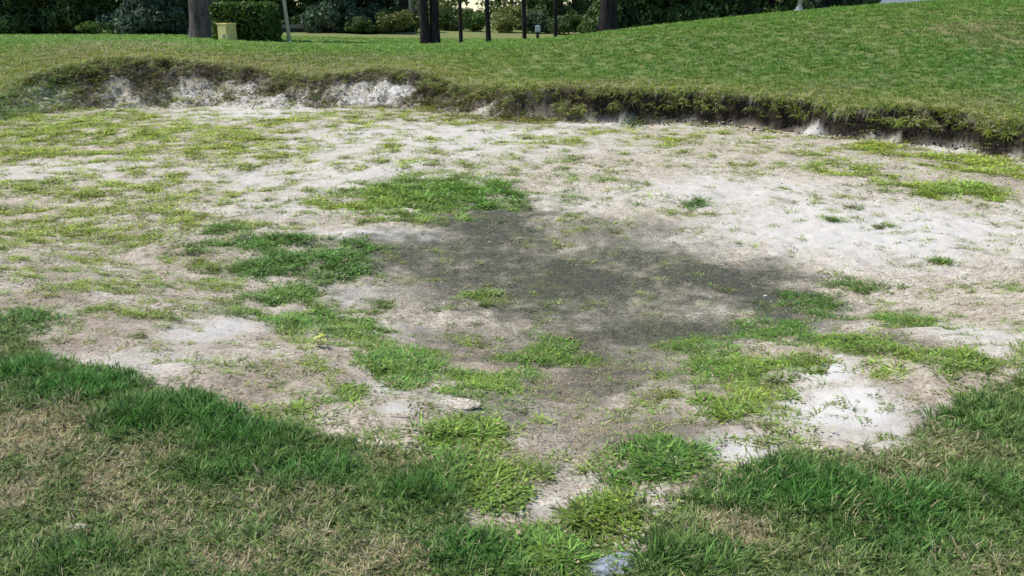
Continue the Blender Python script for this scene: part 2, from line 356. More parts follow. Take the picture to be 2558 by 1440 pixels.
def ground_material():
    m, nt = mat('ground')
    out = N(nt, 'ShaderNodeOutputMaterial'); bs = N(nt, 'ShaderNodeBsdfPrincipled')
    bs.inputs['Roughness'].default_value = 0.95; bs.inputs['Specular IOR Level'].default_value = 0.15
    pos = N(nt, 'ShaderNodeNewGeometry').outputs['Position']
    A = N(nt, 'ShaderNodeAttribute', attribute_name='soil')     # dark grey patch, brown, white
    B = N(nt, 'ShaderNodeAttribute', attribute_name='cover')    # lawn, weed cover, face
    C = N(nt, 'ShaderNodeAttribute', attribute_name='turf')     # dry, lush, topsoil with painted lip shade
    def split(a):
        s = N(nt, 'ShaderNodeSeparateColor'); nt.links.new(a.outputs['Color'], s.inputs[0]); return s.outputs
    a, b, c = split(A), split(B), split(C)
    n_big = noise_node(nt, 1.1, 5, 0.6, pos).outputs[0]
    n_mid = noise_node(nt, 7, 5, 0.65, pos).outputs[0]
    n_fine = noise_node(nt, 55, 4, 0.7, pos).outputs[0]
    n_grit = noise_node(nt, 240, 2, 0.7, pos).outputs[0]
    sand = ramp(nt, n_mid, [(0.28, (0.41, 0.37, 0.305)), (0.5, (0.60, 0.56, 0.485)), (0.72, (0.70, 0.67, 0.60))]).outputs[0]
    spk = ramp(nt, n_fine, [(0.38, (0.34, 0.31, 0.26)), (0.49, (0.90, 0.88, 0.85)), (0.62, (1.2, 1.2, 1.18))]).outputs[0]
    sand = mix(nt, 0.9, sand, spk, 'MULTIPLY')
    n_chip = noise_node(nt, 20, 4, 0.7, pos).outputs[0]
    chip = ramp(nt, n_chip, [(0.36, (0.50, 0.46, 0.40)), (0.47, (0.95, 0.94, 0.92)), (0.62, (1.08, 1.08, 1.08))]).outputs[0]
    sand = mix(nt, math_(nt, 'SUBTRACT', 0.85, math_(nt, 'MULTIPLY', a[2], 0.6)), sand, chip, 'MULTIPLY')
    grit = ramp(nt, n_grit, [(0.25, (0.5, 0.47, 0.42)), (0.42, (1, 1, 1)), (0.75, (1.1, 1.1, 1.1))]).outputs[0]
    sand = mix(nt, 0.6, sand, grit, 'MULTIPLY')
    warm = ramp(nt, n_big, [(0.4, (1.0, 0.955, 0.905)), (0.6, (1, 0.98, 0.955))]).outputs[0]
    sand = mix(nt, 1.0, sand, warm, 'MULTIPLY')
    white = mix(nt, math_(nt, 'MULTIPLY', n_fine, 0.5), (0.70, 0.675, 0.635), (0.58, 0.55, 0.50))
    wf = math_(nt, 'MULTIPLY', a[2], 0.9)
    sand = mix(nt, wf, sand, white)
    bf = math_(nt, 'MULTIPLY', a[1], math_(nt, 'MULTIPLY_ADD', n_fine, 0.0) if False else math_(nt, 'ADD', n_fine, 0.25), True)
    brown = mix(nt, n_mid, (0.20, 0.145, 0.105), (0.44, 0.36, 0.29))
    sand = mix(nt, bf, sand, brown)
    darkened = ramp(nt, n_fine, [(0.34, (0.026, 0.026, 0.018)), (0.5, (0.078, 0.080, 0.060)), (0.68, (0.15, 0.15, 0.118))]).outputs[0]  # dark mottled tone of the grey patch
    darkened = mix(nt, 0.6, darkened, grit, 'MULTIPLY')
    darkened = mix(nt, ramp(nt, n_big, [(0.42, (0, 0, 0)), (0.66, (0.35, 0.35, 0.35))]).outputs[0], darkened, (0.075, 0.088, 0.045))
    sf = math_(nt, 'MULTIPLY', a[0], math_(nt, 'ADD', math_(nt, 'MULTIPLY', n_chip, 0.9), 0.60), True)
    sand = mix(nt, sf, sand, darkened)
    # creeping growth seen between the tufts
    weed = mix(nt, n_fine, (0.06, 0.07, 0.022), (0.30, 0.31, 0.13))
    sand = mix(nt, math_(nt, 'MULTIPLY', math_(nt, 'MULTIPLY', b[1], 1.1), math_(nt, 'SUBTRACT', math_(nt, 'MULTIPLY', n_fine, 2.4), 0.75), True), sand, weed)
    # lawn thatch
    th = ramp(nt, n_fine, [(0.3, (0.09, 0.095, 0.035)), (0.5, (0.19, 0.215, 0.075)), (0.7, (0.30, 0.30, 0.13))]).outputs[0]
    thg = ramp(nt, n_fine, [(0.3, (0.06, 0.10, 0.028)), (0.5, (0.13, 0.205, 0.06)), (0.72, (0.20, 0.29, 0.095))]).outputs[0]
    thd = ramp(nt, n_fine, [(0.3, (0.10, 0.07, 0.035)), (0.5, (0.24, 0.19, 0.10)), (0.7, (0.40, 0.33, 0.20))]).outputs[0]
    lawn = mix(nt, math_(nt, 'ADD', math_(nt, 'MULTIPLY', c[1], 0.6), math_(nt, 'MULTIPLY', math_(nt, 'SUBTRACT', n_big, 0.45), 2.2), True), th, thg)
    lawn = mix(nt, math_(nt, 'MULTIPLY', c[0], 0.85), lawn, thd)
    col = mix(nt, b[0], sand, lawn)
    # eroded face: pale sand streaked with roots and topsoil, lip shade painted in
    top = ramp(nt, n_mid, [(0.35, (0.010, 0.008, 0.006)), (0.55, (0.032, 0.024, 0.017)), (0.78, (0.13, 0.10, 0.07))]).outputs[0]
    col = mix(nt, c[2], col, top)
    nt.links.new(col, bs.inputs['Base Color'])
    h = math_(nt, 'ADD', math_(nt, 'MULTIPLY', n_fine, 0.8), math_(nt, 'MULTIPLY', n_mid, 1.8))
    h = math_(nt, 'ADD', h, math_(nt, 'MULTIPLY', n_grit, 0.25))
    bp = N(nt, 'ShaderNodeBump'); bp.inputs['Strength'].default_value = 0.9; bp.inputs['Distance'].default_value = 0.011
    nt.links.new(h, bp.inputs['Height']); nt.links.new(bp.outputs[0], bs.inputs['Normal'])
    nt.links.new(bs.outputs[0], out.inputs[0])
    return m

def blade_material(name, straw=(0.50, 0.43, 0.27), trans=0.3):
    """instance colour from the point it grows on, each blade a little different"""
    m, nt = mat(name)
    out = N(nt, 'ShaderNodeOutputMaterial')
    T = N(nt, 'ShaderNodeAttribute', attribute_name='tint'); T.attribute_type = 'INSTANCER'
    D = N(nt, 'ShaderNodeAttribute', attribute_name='straw'); D.attribute_type = 'INSTANCER'
    V = N(nt, 'ShaderNodeAttribute', attribute_name='blade')
    s = N(nt, 'ShaderNodeSeparateColor'); nt.links.new(V.outputs['Color'], s.inputs[0])
    dry = math_(nt, 'LESS_THAN', s.outputs[0], D.outputs['Fac'])
    st = mix(nt, s.outputs[1], tuple(0.45 * c for c in straw), tuple(1.35 * c for c in straw))
    val = ramp(nt, s.outputs[1], [(0, (0.42, 0.46, 0.42)), (0.5, (0.95, 0.97, 0.95)), (1, (1.65, 1.55, 1.45))]).outputs[0]
    g = mix(nt, 1.0, T.outputs['Color'], val, 'MULTIPLY')
    col = mix(nt, dry, g, st)
    tip = ramp(nt, s.outputs[2], [(0, (0.75, 0.72, 0.65)), (0.35, (1, 1, 1)), (1, (1.12, 1.1, 0.95))]).outputs[0]
    col = mix(nt, 1.0, col, tip, 'MULTIPLY')
    d = N(nt, 'ShaderNodeBsdfPrincipled'); d.inputs['Roughness'].default_value = 0.55; d.inputs['Specular IOR Level'].default_value = 0.25
    tr = N(nt, 'ShaderNodeBsdfTranslucent'); mx = N(nt, 'ShaderNodeMixShader'); mx.inputs[0].default_value = trans
    nt.links.new(col, d.inputs['Base Color']); nt.links.new(col, tr.inputs['Color'])
    nt.links.new(d.outputs[0], mx.inputs[1]); nt.links.new(tr.outputs[0], mx.inputs[2]); nt.links.new(mx.outputs[0], out.inputs[0])
    return m

def plant_material(name, lo, hi, trans=0.3, rough=0.55):
    """colour of its own, varied leaf by leaf through the 'blade' attribute"""
    m, nt = mat(name)
    out = N(nt, 'ShaderNodeOutputMaterial')
    V = N(nt, 'ShaderNodeAttribute', attribute_name='blade')
    s = N(nt, 'ShaderNodeSeparateColor'); nt.links.new(V.outputs['Color'], s.inputs[0])
    col = mix(nt, s.outputs[1], lo, hi)
    d = N(nt, 'ShaderNodeBsdfPrincipled'); d.inputs['Roughness'].default_value = rough; d.inputs['Specular IOR Level'].default_value = 0.25
    tr = N(nt, 'ShaderNodeBsdfTranslucent'); mx = N(nt, 'ShaderNodeMixShader'); mx.inputs[0].default_value = trans
    nt.links.new(col, d.inputs['Base Color']); nt.links.new(col, tr.inputs['Color'])
    nt.links.new(d.outputs[0], mx.inputs[1]); nt.links.new(tr.outputs[0], mx.inputs[2]); nt.links.new(mx.outputs[0], out.inputs[0])
    return m

def solid(name, lo, hi, scale=8, rough=0.8, bump=0.3, dist=0.01, spec=0.3, stretch=None):
    m, nt = mat(name)
    out = N(nt, 'ShaderNodeOutputMaterial'); bs = N(nt, 'ShaderNodeBsdfPrincipled')
    tc = N(nt, 'ShaderNodeTexCoord').outputs['Object']
    if stretch:
        mp = N(nt, 'ShaderNodeMapping'); mp.inputs['Scale'].default_value = stretch; nt.links.new(tc, mp.inputs[0]); tc = mp.outputs[0]
    n = noise_node(nt, scale, 6, 0.65, tc).outputs[0]
    c = ramp(nt, n, [(0.32, lo), (0.68, hi)]).outputs[0]
    nt.links.new(c, bs.inputs['Base Color']); bs.inputs['Roughness'].default_value = rough; bs.inputs['Specular IOR Level'].default_value = spec
    bp = N(nt, 'ShaderNodeBump'); bp.inputs['Strength'].default_value = bump; bp.inputs['Distance'].default_value = dist
    nt.links.new(n, bp.inputs['Height']); nt.links.new(bp.outputs[0], bs.inputs['Normal']); nt.links.new(bs.outputs[0], out.inputs[0])
    return m

M_ground = ground_material()
M_blade = blade_material('grass blade')
M_debris = blade_material('litter', trans=0.0)
M_bark_grey = solid('grey pine bark', (0.045, 0.038, 0.034), (0.20, 0.17, 0.155), 9, 0.9, 1.0, 0.05, 0.1, (1, 1, 0.25))
M_bark_dark = solid('dark bark', (0.012, 0.011, 0.012), (0.055, 0.047, 0.045), 9, 0.9, 1.0, 0.05, 0.1, (1, 1, 0.25))
M_bark_pale = solid('pale bark', (0.12, 0.12, 0.11), (0.32, 0.32, 0.30), 9, 0.9, 0.6, 0.03, 0.1, (1, 1, 0.25))
M_leaf = [plant_material('dark leaf', (0.010, 0.024, 0.007), (0.165, 0.255, 0.075)),
          plant_material('mid leaf', (0.022, 0.050, 0.010), (0.220, 0.350, 0.085)),
          plant_material('olive leaf', (0.06, 0.08, 0.018), (0.34, 0.38, 0.12)),
          plant_material('bluish leaf', (0.014, 0.034, 0.022), (0.16, 0.24, 0.14))]
M_hedge = plant_material('hedge leaf', (0.04, 0.09, 0.014), (0.15, 0.24, 0.05))
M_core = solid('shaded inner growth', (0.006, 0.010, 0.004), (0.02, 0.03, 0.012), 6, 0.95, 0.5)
M_yellow = solid('cream yellow paint', (0.66, 0.58, 0.20), (0.82, 0.74, 0.34), 5, 0.5, 0.1)
M_white = solid('white paint', (0.66, 0.66, 0.64), (0.82, 0.82, 0.80), 4, 0.5, 0.1)
M_metal = solid('galvanised metal', (0.38, 0.39, 0.38), (0.55, 0.56, 0.55), 5, 0.45, 0.1)
M_greyp = solid('grey weathered board', (0.14, 0.15, 0.15), (0.26, 0.27, 0.27), 6, 0.8, 0.3)
M_darkp = solid('dark paint', (0.02, 0.02, 0.02), (0.05, 0.05, 0.05), 6, 0.6, 0.1)
M_roof = solid('blue grey roof', (0.16, 0.19, 0.22), (0.24, 0.28, 0.32), 6, 0.7, 0.2)
M_glass = solid('dark window glass', (0.02, 0.025, 0.03), (0.04, 0.05, 0.06), 2, 0.1, 0.0, spec=0.5)
M_stone = solid('pale stone', (0.50, 0.47, 0.42), (0.72, 0.69, 0.64), 5, 0.95, 0.5, 0.004, 0.1)
M_bluestone = solid('blue grey stone', (0.10, 0.12, 0.14), (0.38, 0.42, 0.46), 4, 0.8, 0.5, 0.006)
M_yflower = plant_material('yellow petals', (0.62, 0.66, 0.10), (0.85, 0.88, 0.30), 0.4)
M_pale = plant_material('pale leaf', (0.40, 0.43, 0.30), (0.66, 0.68, 0.52), 0.3)
M_turf = plant_material('weed leaf', (0.070, 0.115, 0.022), (0.26, 0.33, 0.085), 0.35)
M_turf2 = plant_material('deep green weed leaf', (0.05, 0.105, 0.018), (0.19, 0.31, 0.06), 0.35)
M_olive = plant_material('yellowish weed leaf', (0.12, 0.14, 0.035), (0.32, 0.33, 0.11), 0.3)
M_root = plant_material('root fibre', (0.05, 0.035, 0.025), (0.22, 0.17, 0.12), 0.0, 0.9)

# ------------------------------------------------------------------ object helpers
def tag(o, label=None, cat=None, group=None, kind=None):
    if label: o['label'] = label
    if cat: o['category'] = cat
    if group: o['group'] = group
    if kind: o['kind'] = kind
    return o
def link(name, me, m=None, parent=None, loc=None):
    o = bpy.data.objects.new(name, me); COL.objects.link(o)
    if m is not None and me is not None and not me.materials: me.materials.append(m)
    if parent is not None: o.parent = parent
    if loc is not None: o.location = loc
    return o
def empty(name, loc, rz=0):
    o = bpy.data.objects.new(name, None); COL.objects.link(o); o.location = loc; o.rotation_euler = (0, 0, rz)
    o.empty_display_size = 0.2
    return o
def mesh_np(name, verts, faces, attrs=None, smooth=False):
    """faces: (n,k) array of one face size"""
    me = bpy.data.meshes.new(name)
    verts = np.asarray(verts, np.float32); faces = np.asarray(faces, np.int32)
    n, k = faces.shape
    me.vertices.add(len(verts)); me.vertices.foreach_set('co', verts.ravel())
    me.loops.add(n * k); me.loops.foreach_set('vertex_index', faces.ravel())
    me.polygons.add(n); me.polygons.foreach_set('loop_start', np.arange(0, n * k, k, dtype=np.int32))
    me.polygons.foreach_set('loop_total', np.full(n, k, np.int32))
    if smooth: me.polygons.foreach_set('use_smooth', np.ones(n, bool))
    me.update(calc_edges=True)
    for an, arr in (attrs or {}).items():
        at = me.attributes.new(an, 'FLOAT_COLOR', 'POINT')
        at.data.foreach_set('color', np.c_[arr, np.ones(len(arr))].astype(np.float32).ravel())
    me.validate()
    return me
def bm_mesh(name, bm, smooth=False):
    me = bpy.data.meshes.new(name)
    if smooth:
        for f in bm.faces: f.smooth = True
    bm.to_mesh(me); bm.free(); return me
def bx(bm, c, s, rz=0, bev=0.0):
    r = bmesh.ops.create_cube(bm, size=1, matrix=Matrix.Translation(c) @ Matrix.Rotation(rz, 4, 'Z') @ Matrix.Diagonal((*s, 1)))
    if bev:
        es = list({e for v in r['verts'] for e in v.link_edges})
        bmesh.ops.bevel(bm, geom=es, offset=bev, segments=2, affect='EDGES')
def cyl(bm, c, r, h, n=12, r2=None):
    bmesh.ops.create_cone(bm, cap_ends=True, segments=n, radius1=r, radius2=r if r2 is None else r2, depth=h, matrix=Matrix.Translation(c))

def gz(x, y):
    z, _, _ = terrain(np.array([x], float), np.array([y], float)); return float(z[0])

# ------------------------------------------------------------------ the land: lawn, bunker sand and eroded bank as one continuous surface
def spaced(lo, hi, first, growth):
    r = [lo]; s = first
    while r[-1] < hi: r.append(r[-1] + s); s *= growth
    return r
xr = list(np.arange(0, 5, 0.032)) + list(np.arange(5, 11.5, 0.055)); xr += spaced(xr[-1] + 0.06, 240, 0.07, 1.09)
xs = np.array([-v for v in xr[:0:-1]] + xr)
yb = spaced(0.0, 60, 0.3, 1.25)
ys = np.array([1.0 - v for v in yb[:0:-1]] + list(np.arange(1.0, 7, 0.032)) + list(np.arange(7, 21, 0.036)) + spaced(21.05, 420, 0.07, 1.05))
X, Y = np.meshgrid(xs, ys)
xf, yf = X.ravel(), Y.ravel()
Z, SD, FM = terrain(xf, yf)
F = fields(xf, yf, SD)
nx, ny = len(xs), len(ys)
lawn = sstep(0.03, -0.03, SD)
mott = fbm(xf, yf, 0.5, 3, 81) * 0.5 + 0.5
# topsoil plus undercut shade painted in the steep upper face, more on the right; sand breaks through on the left
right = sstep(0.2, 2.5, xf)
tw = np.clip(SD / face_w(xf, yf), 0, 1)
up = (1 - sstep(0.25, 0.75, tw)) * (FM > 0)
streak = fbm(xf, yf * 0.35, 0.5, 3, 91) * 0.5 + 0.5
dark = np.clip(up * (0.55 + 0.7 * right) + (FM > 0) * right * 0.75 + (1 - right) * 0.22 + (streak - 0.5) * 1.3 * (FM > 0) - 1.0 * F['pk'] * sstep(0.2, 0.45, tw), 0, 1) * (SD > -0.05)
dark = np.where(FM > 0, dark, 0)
whiteness = F['white']
soil = np.c_[F['grey_patch'] * (1 - lawn), F['brown'], whiteness * (1 - 0.7 * F['grey_patch'])]
cov = np.c_[lawn, F['cover'] * (1 - lawn), FM]
farlawn = sstep(15, 22, yf)
dry = np.clip(F['dry'] * (0.6 + 0.6 * mott) + 0.22 * sstep(0.45, 0.75, mott) * (1 - farlawn) * sstep(7, 4, yf), 0, 1)
turf = np.c_[dry, F['lush'], dark]
verts = np.c_[xf, yf, Z]
ii = np.arange((ny - 1) * (nx - 1)); r_, c_ = ii // (nx - 1), ii % (nx - 1)
quads = np.c_[r_ * nx + c_, r_ * nx + c_ + 1, (r_ + 1) * nx + c_ + 1, (r_ + 1) * nx + c_]
cls = np.where(SD[quads].mean(1) < 0, 0, np.where(FM[quads].max(1) > 0.02, 2, 1))
for k, nm in ((0, 'lawn'), (1, 'bunker_sand'), (2, 'bunker_bank')):
    q = quads[cls == k]; used = np.unique(q); remap = np.zeros(len(verts), np.int64); remap[used] = np.arange(len(used))
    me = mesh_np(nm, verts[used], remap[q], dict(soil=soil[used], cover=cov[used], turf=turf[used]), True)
    tag(link(nm, me, M_ground), kind='structure')

# ------------------------------------------------------------------ tufts to scatter
LIB = {}
def blades(name, n, r0, length, width, lean=(0.2, 1.0), curl=0.6, seed=0, droop=0.0, segs=3):
    """one tuft: tapered, curling blades with a colour of their own"""
    R = np.random.default_rng(seed)
    V, Fq, A = [], [], []
    for i in range(n):
        az = R.uniform(0, 2 * math.pi); rr = r0 * math.sqrt(R.uniform(0, 1))
        p = np.array([rr * math.cos(az), rr * math.sin(az), -0.004])
        az2 = az + R.normal(0, 0.7) if r0 > 0 else az
        ln = R.uniform(*length); wd = R.uniform(*width)
        th = R.uniform(*lean); side = np.array([-math.sin(az2), math.cos(az2), 0])
        b1, b2 = R.uniform(), R.uniform()
        base = len(V)
        for s in range(segs + 1):
            t = s / segs
            w = wd * (1 - t ** 1.6) * (0.7 + 0.6 * math.sin(math.pi * min(t + 0.15, 1)))
            if s < segs:
                V += [p - side * w / 2, p + side * w / 2]; A += [(b1, b2, t)] * 2
            else:
                V += [p - side * wd * 0.05, p + side * wd * 0.05]; A += [(b1, b2, t)] * 2
            a = th + curl * t
            p = p + (ln / segs) * np.array([math.cos(az2) * math.sin(a), math.sin(az2) * math.sin(a), math.cos(a) - droop * t])
            p[2] = max(p[2], 0.002) if droop == 0 else p[2]
        for s in range(segs):
            Fq.append((base + 2 * s, base + 2 * s + 1, base + 2 * s + 3, base + 2 * s + 2))
    return mesh_np(name, V, Fq, dict(blade=np.array(A)))
def leaves(name, n, radius, size, h, seed=0):
    """a low rosette of small broad leaves"""
    R = np.random.default_rng(seed); V, Fq, A = [], [], []
    for i in range(n):
        az = R.uniform(0, 2 * math.pi); rr = radius * R.uniform(0, 1) ** 0.6
        c = np.array([rr * math.cos(az), rr * math.sin(az), R.uniform(0.003, h) * (1.1 - rr / radius)])
        d = R.uniform(0, 2 * math.pi); el = R.uniform(0.0, 0.6); s = R.uniform(*size)
        f = np.array([math.cos(d) * math.cos(el), math.sin(d) * math.cos(el), math.sin(el)]); sd_ = np.array([-math.sin(d), math.cos(d), R.normal(0, 0.25)])
        b = len(V); V += [c, c + f * s * 0.5 + sd_ * s * 0.28, c + f * s, c + f * s * 0.5 - sd_ * s * 0.28]
        A += [(R.uniform(), R.uniform(), 0.5)] * 4; Fq.append((b, b + 1, b + 2, b + 3))
    return mesh_np(name, V, Fq, dict(blade=np.array(A)))
def lump(name, seed, m=None):
    R = np.random.default_rng(seed)
    bm = bmesh.new(); bmesh.ops.create_icosphere(bm, subdivisions=1, radius=1)
    for v in bm.verts: v.co = Vector((v.co.x, v.co.y * R.uniform(.7, 1), v.co.z * 0.6)) * R.uniform(0.7, 1.15)
    me = bm_mesh(name, bm); at = me.attributes.new('blade', 'FLOAT_COLOR', 'POINT')
    for d in at.data: d.color = (0.5, R.uniform(), 0.5, 1)
    return me

def collect(name, meshes, m):
    c = bpy.data.collections.new(name)
    for i, me in enumerate(meshes):
        me.materials.append(m)
        o = bpy.data.objects.new(me.name, me); c.objects.link(o)
    return c
C_turf = collect('short turf', [blades('turf_tuft', 22, 0.035, (0.022, 0.052), (0.0032, 0.0062), (0.3, 1.3), 0.7, s) for s in (1, 2, 3, 4)], M_blade)
C_long = collect('long turf', [blades('long_tuft', 20, 0.03, (0.05, 0.10), (0.0036, 0.0062), (0.15, 1.0), 0.9, s) for s in (11, 12, 13)], M_blade)
C_coarse = collect('coarse turf', [blades('coarse_tuft', 18, 0.07, (0.03, 0.075), (0.006, 0.012), (0.2, 1.2), 0.7, s, segs=2) for s in (21, 22, 23)], M_blade)
C_creep = collect('creeping weeds', [blades('creeping_tuft', 22, 0.04, (0.03, 0.09), (0.003, 0.006), (0.7, 1.4), 0.4, s) for s in (31, 32)] +
                  [leaves('creeping_leaves', 34, 0.07, (0.010, 0.024), 0.03, s) for s in (33, 34)], M_blade)
C_fringe = collect('overhanging grass', [blades('hanging_tuft', 22, 0.05, (0.07, 0.16), (0.004, 0.009), (0.9, 1.7), 1.2, s, droop=0.5) for s in (41, 42, 43)], M_blade)
C_litter = collect('sand litter', [lump('crumb', s) for s in (51, 52, 53)] + [blades('straw_bits', 5, 0.05, (0.02, 0.06), (0.0025, 0.005), (1.3, 1.56), 0.05, s, segs=1) for s in (54, 55)], M_debris)

def scatter(name, label, coll, P, rot, scale, tint, straw, cat='grass'):
    n = len(P)
    me = bpy.data.meshes.new(name); me.vertices.add(n); me.vertices.foreach_set('co', np.asarray(P, np.float32).ravel())
    def at(nm, tp, key, arr):
        a = me.attributes.new(nm, tp, 'POINT'); a.data.foreach_set(key, np.asarray(arr, np.float32).ravel())
    at('rot', 'FLOAT_VECTOR', 'vector', rot); at('scl', 'FLOAT_VECTOR', 'vector', scale)
    at('tint', 'FLOAT_COLOR', 'color', np.c_[tint, np.ones(n)]); at('straw', 'FLOAT', 'value', straw)
    o = link(name, me)
    ng = bpy.data.node_groups.new(name, 'GeometryNodeTree')
    ng.interface.new_socket('Geometry', in_out='INPUT', socket_type='NodeSocketGeometry')
    ng.interface.new_socket('Geometry', in_out='OUTPUT', socket_type='NodeSocketGeometry')
    gi, go = ng.nodes.new('NodeGroupInput'), ng.nodes.new('NodeGroupOutput')
    ci = ng.nodes.new('GeometryNodeCollectionInfo'); ci.inputs[0].default_value = coll
    ci.inputs['Separate Children'].default_value = True; ci.inputs['Reset Children'].default_value = True
    ip = ng.nodes.new('GeometryNodeInstanceOnPoints'); ip.inputs['Pick Instance'].default_value = True
    def named(nm, tp):
        a = ng.nodes.new('GeometryNodeInputNamedAttribute'); a.data_type = tp; a.inputs[0].default_value = nm; return a.outputs[0]
    er = ng.nodes.new('FunctionNodeEulerToRotation')
    L = ng.links
    mp = ng.nodes.new('GeometryNodeMeshToPoints')
    L.new(gi.outputs[0], mp.inputs[0]); L.new(mp.outputs[0], ip.inputs['Points']); L.new(ci.outputs[0], ip.inputs['Instance'])
    L.new(named('rot', 'FLOAT_VECTOR'), er.inputs[0]); L.new(er.outputs[0], ip.inputs['Rotation'])
    L.new(named('scl', 'FLOAT_VECTOR'), ip.inputs['Scale'])
    ri = ng.nodes.new('FunctionNodeRandomValue'); ri.data_type = 'INT'
    ri.inputs['Min'].default_value = 0; ri.inputs['Max'].default_value = len(coll.objects) - 1
    L.new([s for s in ri.outputs if s.type == 'INT'][0], ip.inputs['Instance Index'])
    L.new(ip.outputs[0], go.inputs[0])
    md = o.modifiers.new('scatter', 'NODES'); md.node_group = ng
    tag(o, label, cat, kind='stuff')
    return o

def colmix(a, b, t): return np.asarray(a)[None, :] * (1 - t[:, None]) + np.asarray(b)[None, :] * t[:, None]
def finish(x, y, keep, lift=0.0):
    x, y = x[keep], y[keep]
    z, sd, fm = terrain(x, y)
    return x, y, z + lift, sd, fm
YEL = (0.330, 0.390, 0.055); MID = (0.165, 0.290, 0.048); DEEP = (0.085, 0.225, 0.045); OLV = (0.205, 0.270, 0.095)

# near lawn, in front of and beside the bunker
def near_lawn():
    n = 88000
    y = 0.9 + 6.4 * RNG.uniform(0, 1, n) ** 1.35; x = RNG.uniform(-1, 1, n) * (1.4 + 0.86 * y)
    _, sd, _ = terrain(x, y, False)
    jitter = 0.05 * fbm(x, y, 0.12, 2, 101)
    keep = sd < jitter + 0.02
    x, y, z, sd, fm = finish(x, y, keep)
    f = fields(x, y, sd); n = len(x)
    mo = fbm(x, y, 0.35, 3, 103) * 0.5 + 0.5; m2 = fbm(x, y, 0.12, 2, 104) * 0.5 + 0.5
    dryness = np.clip(f['dry'] * 1.0 + 0.45 * (mo - 0.42) + 0.35 * (m2 - 0.5) - 0.28 * f['lush'] + 0.05, 0.04, 0.85)
    # bare dry spots carry fewer tufts
    k = RNG.uniform(0, 1, n) > np.clip(dryness - 0.35, 0, 0.5) * 1.1
    x, y, z, dryness = x[k], y[k], z[k], dryness[k]; lush = f['lush'][k]; mo = mo[k]; n = len(x)
    g = np.clip(lush * 0.75 + 0.9 * (0.55 - mo), 0, 1)
    tint = colmix(OLV, DEEP, np.clip(g + 0.15, 0, 1)) * RNG.uniform(0.55, 1.4, (n, 1))
    s = (0.75 + 0.5 * RNG.uniform(0, 1, n)) * (0.8 + 0.45 * lush) 
    scl = np.c_[s * 1.1, s * 1.1, s * (0.8 + 0.35 * lush)]
    rot = np.c_[RNG.normal(0, 0.18, n), RNG.normal(0, 0.18, n), RNG.uniform(0, 6.28, n)]
    P = np.c_[x, y, z]
    lg = (RNG.uniform(0, 1, n) < 0.10 + 0.35 * lush)
    scatter('lawn_grass', 'short patchy green and straw coloured turf along the near edge of the bunker', C_turf, P[~lg], rot[~lg], scl[~lg], tint[~lg], dryness[~lg])
    scatter('long_grass', 'longer green grass blades in the lush strips of the near turf', C_long, P[lg], rot[lg], scl[lg] * 0.62, tint[lg] * 1.05, dryness[lg] * 0.6)
near_lawn()

# far lawn and the bank on the right
def far_lawn():
    n = 150000
    y = np.exp(RNG.uniform(math.log(6.5), math.log(48), n)); x = y * RNG.uniform(-0.85, 0.85, n)
    _, sd, _ = terrain(x, y, False)
    x, y, z, sd, fm = finish(x, y, sd < 0.05)
    f = fields(x, y, sd); n = len(x)
    mo = fbm(x, y, 1.3, 3, 111) * 0.5 + 0.5; m2 = fbm(x, y, 0.4, 2, 112) * 0.5 + 0.5
    edge = sstep(-1.6, -0.1, sd) 
    left = sstep(2, -3, x)
    yel = np.clip(edge * (0.55 + 0.35 * left) + left * 0.45 * sstep(26, 19, y) + 0.4 * (m2 - 0.5) + 0.1, 0, 1)
    g = np.clip(0.45 + 0.4 * (mo - 0.5) + 0.35 * f['lush'], 0, 1)
    tint = colmix(MID, DEEP, g) * (1 - yel[:, None]) + np.asarray(YEL)[None] * 0.85 * yel[:, None]
    tint = tint * (1.25 + RNG.uniform(-0.25, 0.25, (n, 1)))
    st = np.clip(0.05 + 0.6 * f['dry'] + 0.2 * (m2 - 0.5) + 0.12 * edge + 0.14 * left * sstep(24, 18, y), 0, 0.8)
    s = (0.8 + 0.5 * RNG.uniform(0, 1, n)) * np.clip(y / 16, 0.8, 2.2)
    rot = np.c_[RNG.normal(0, 0.15, n), RNG.normal(0, 0.15, n), RNG.uniform(0, 6.28, n)]
    scatter('fairway_grass', 'mown green grass of the fairway and bank beyond the bunker lip', C_coarse, np.c_[x, y, z], rot,
            np.c_[s, s, s * 0.75 * np.clip(16 / y, 0.6, 1)], tint, st)
far_lawn()

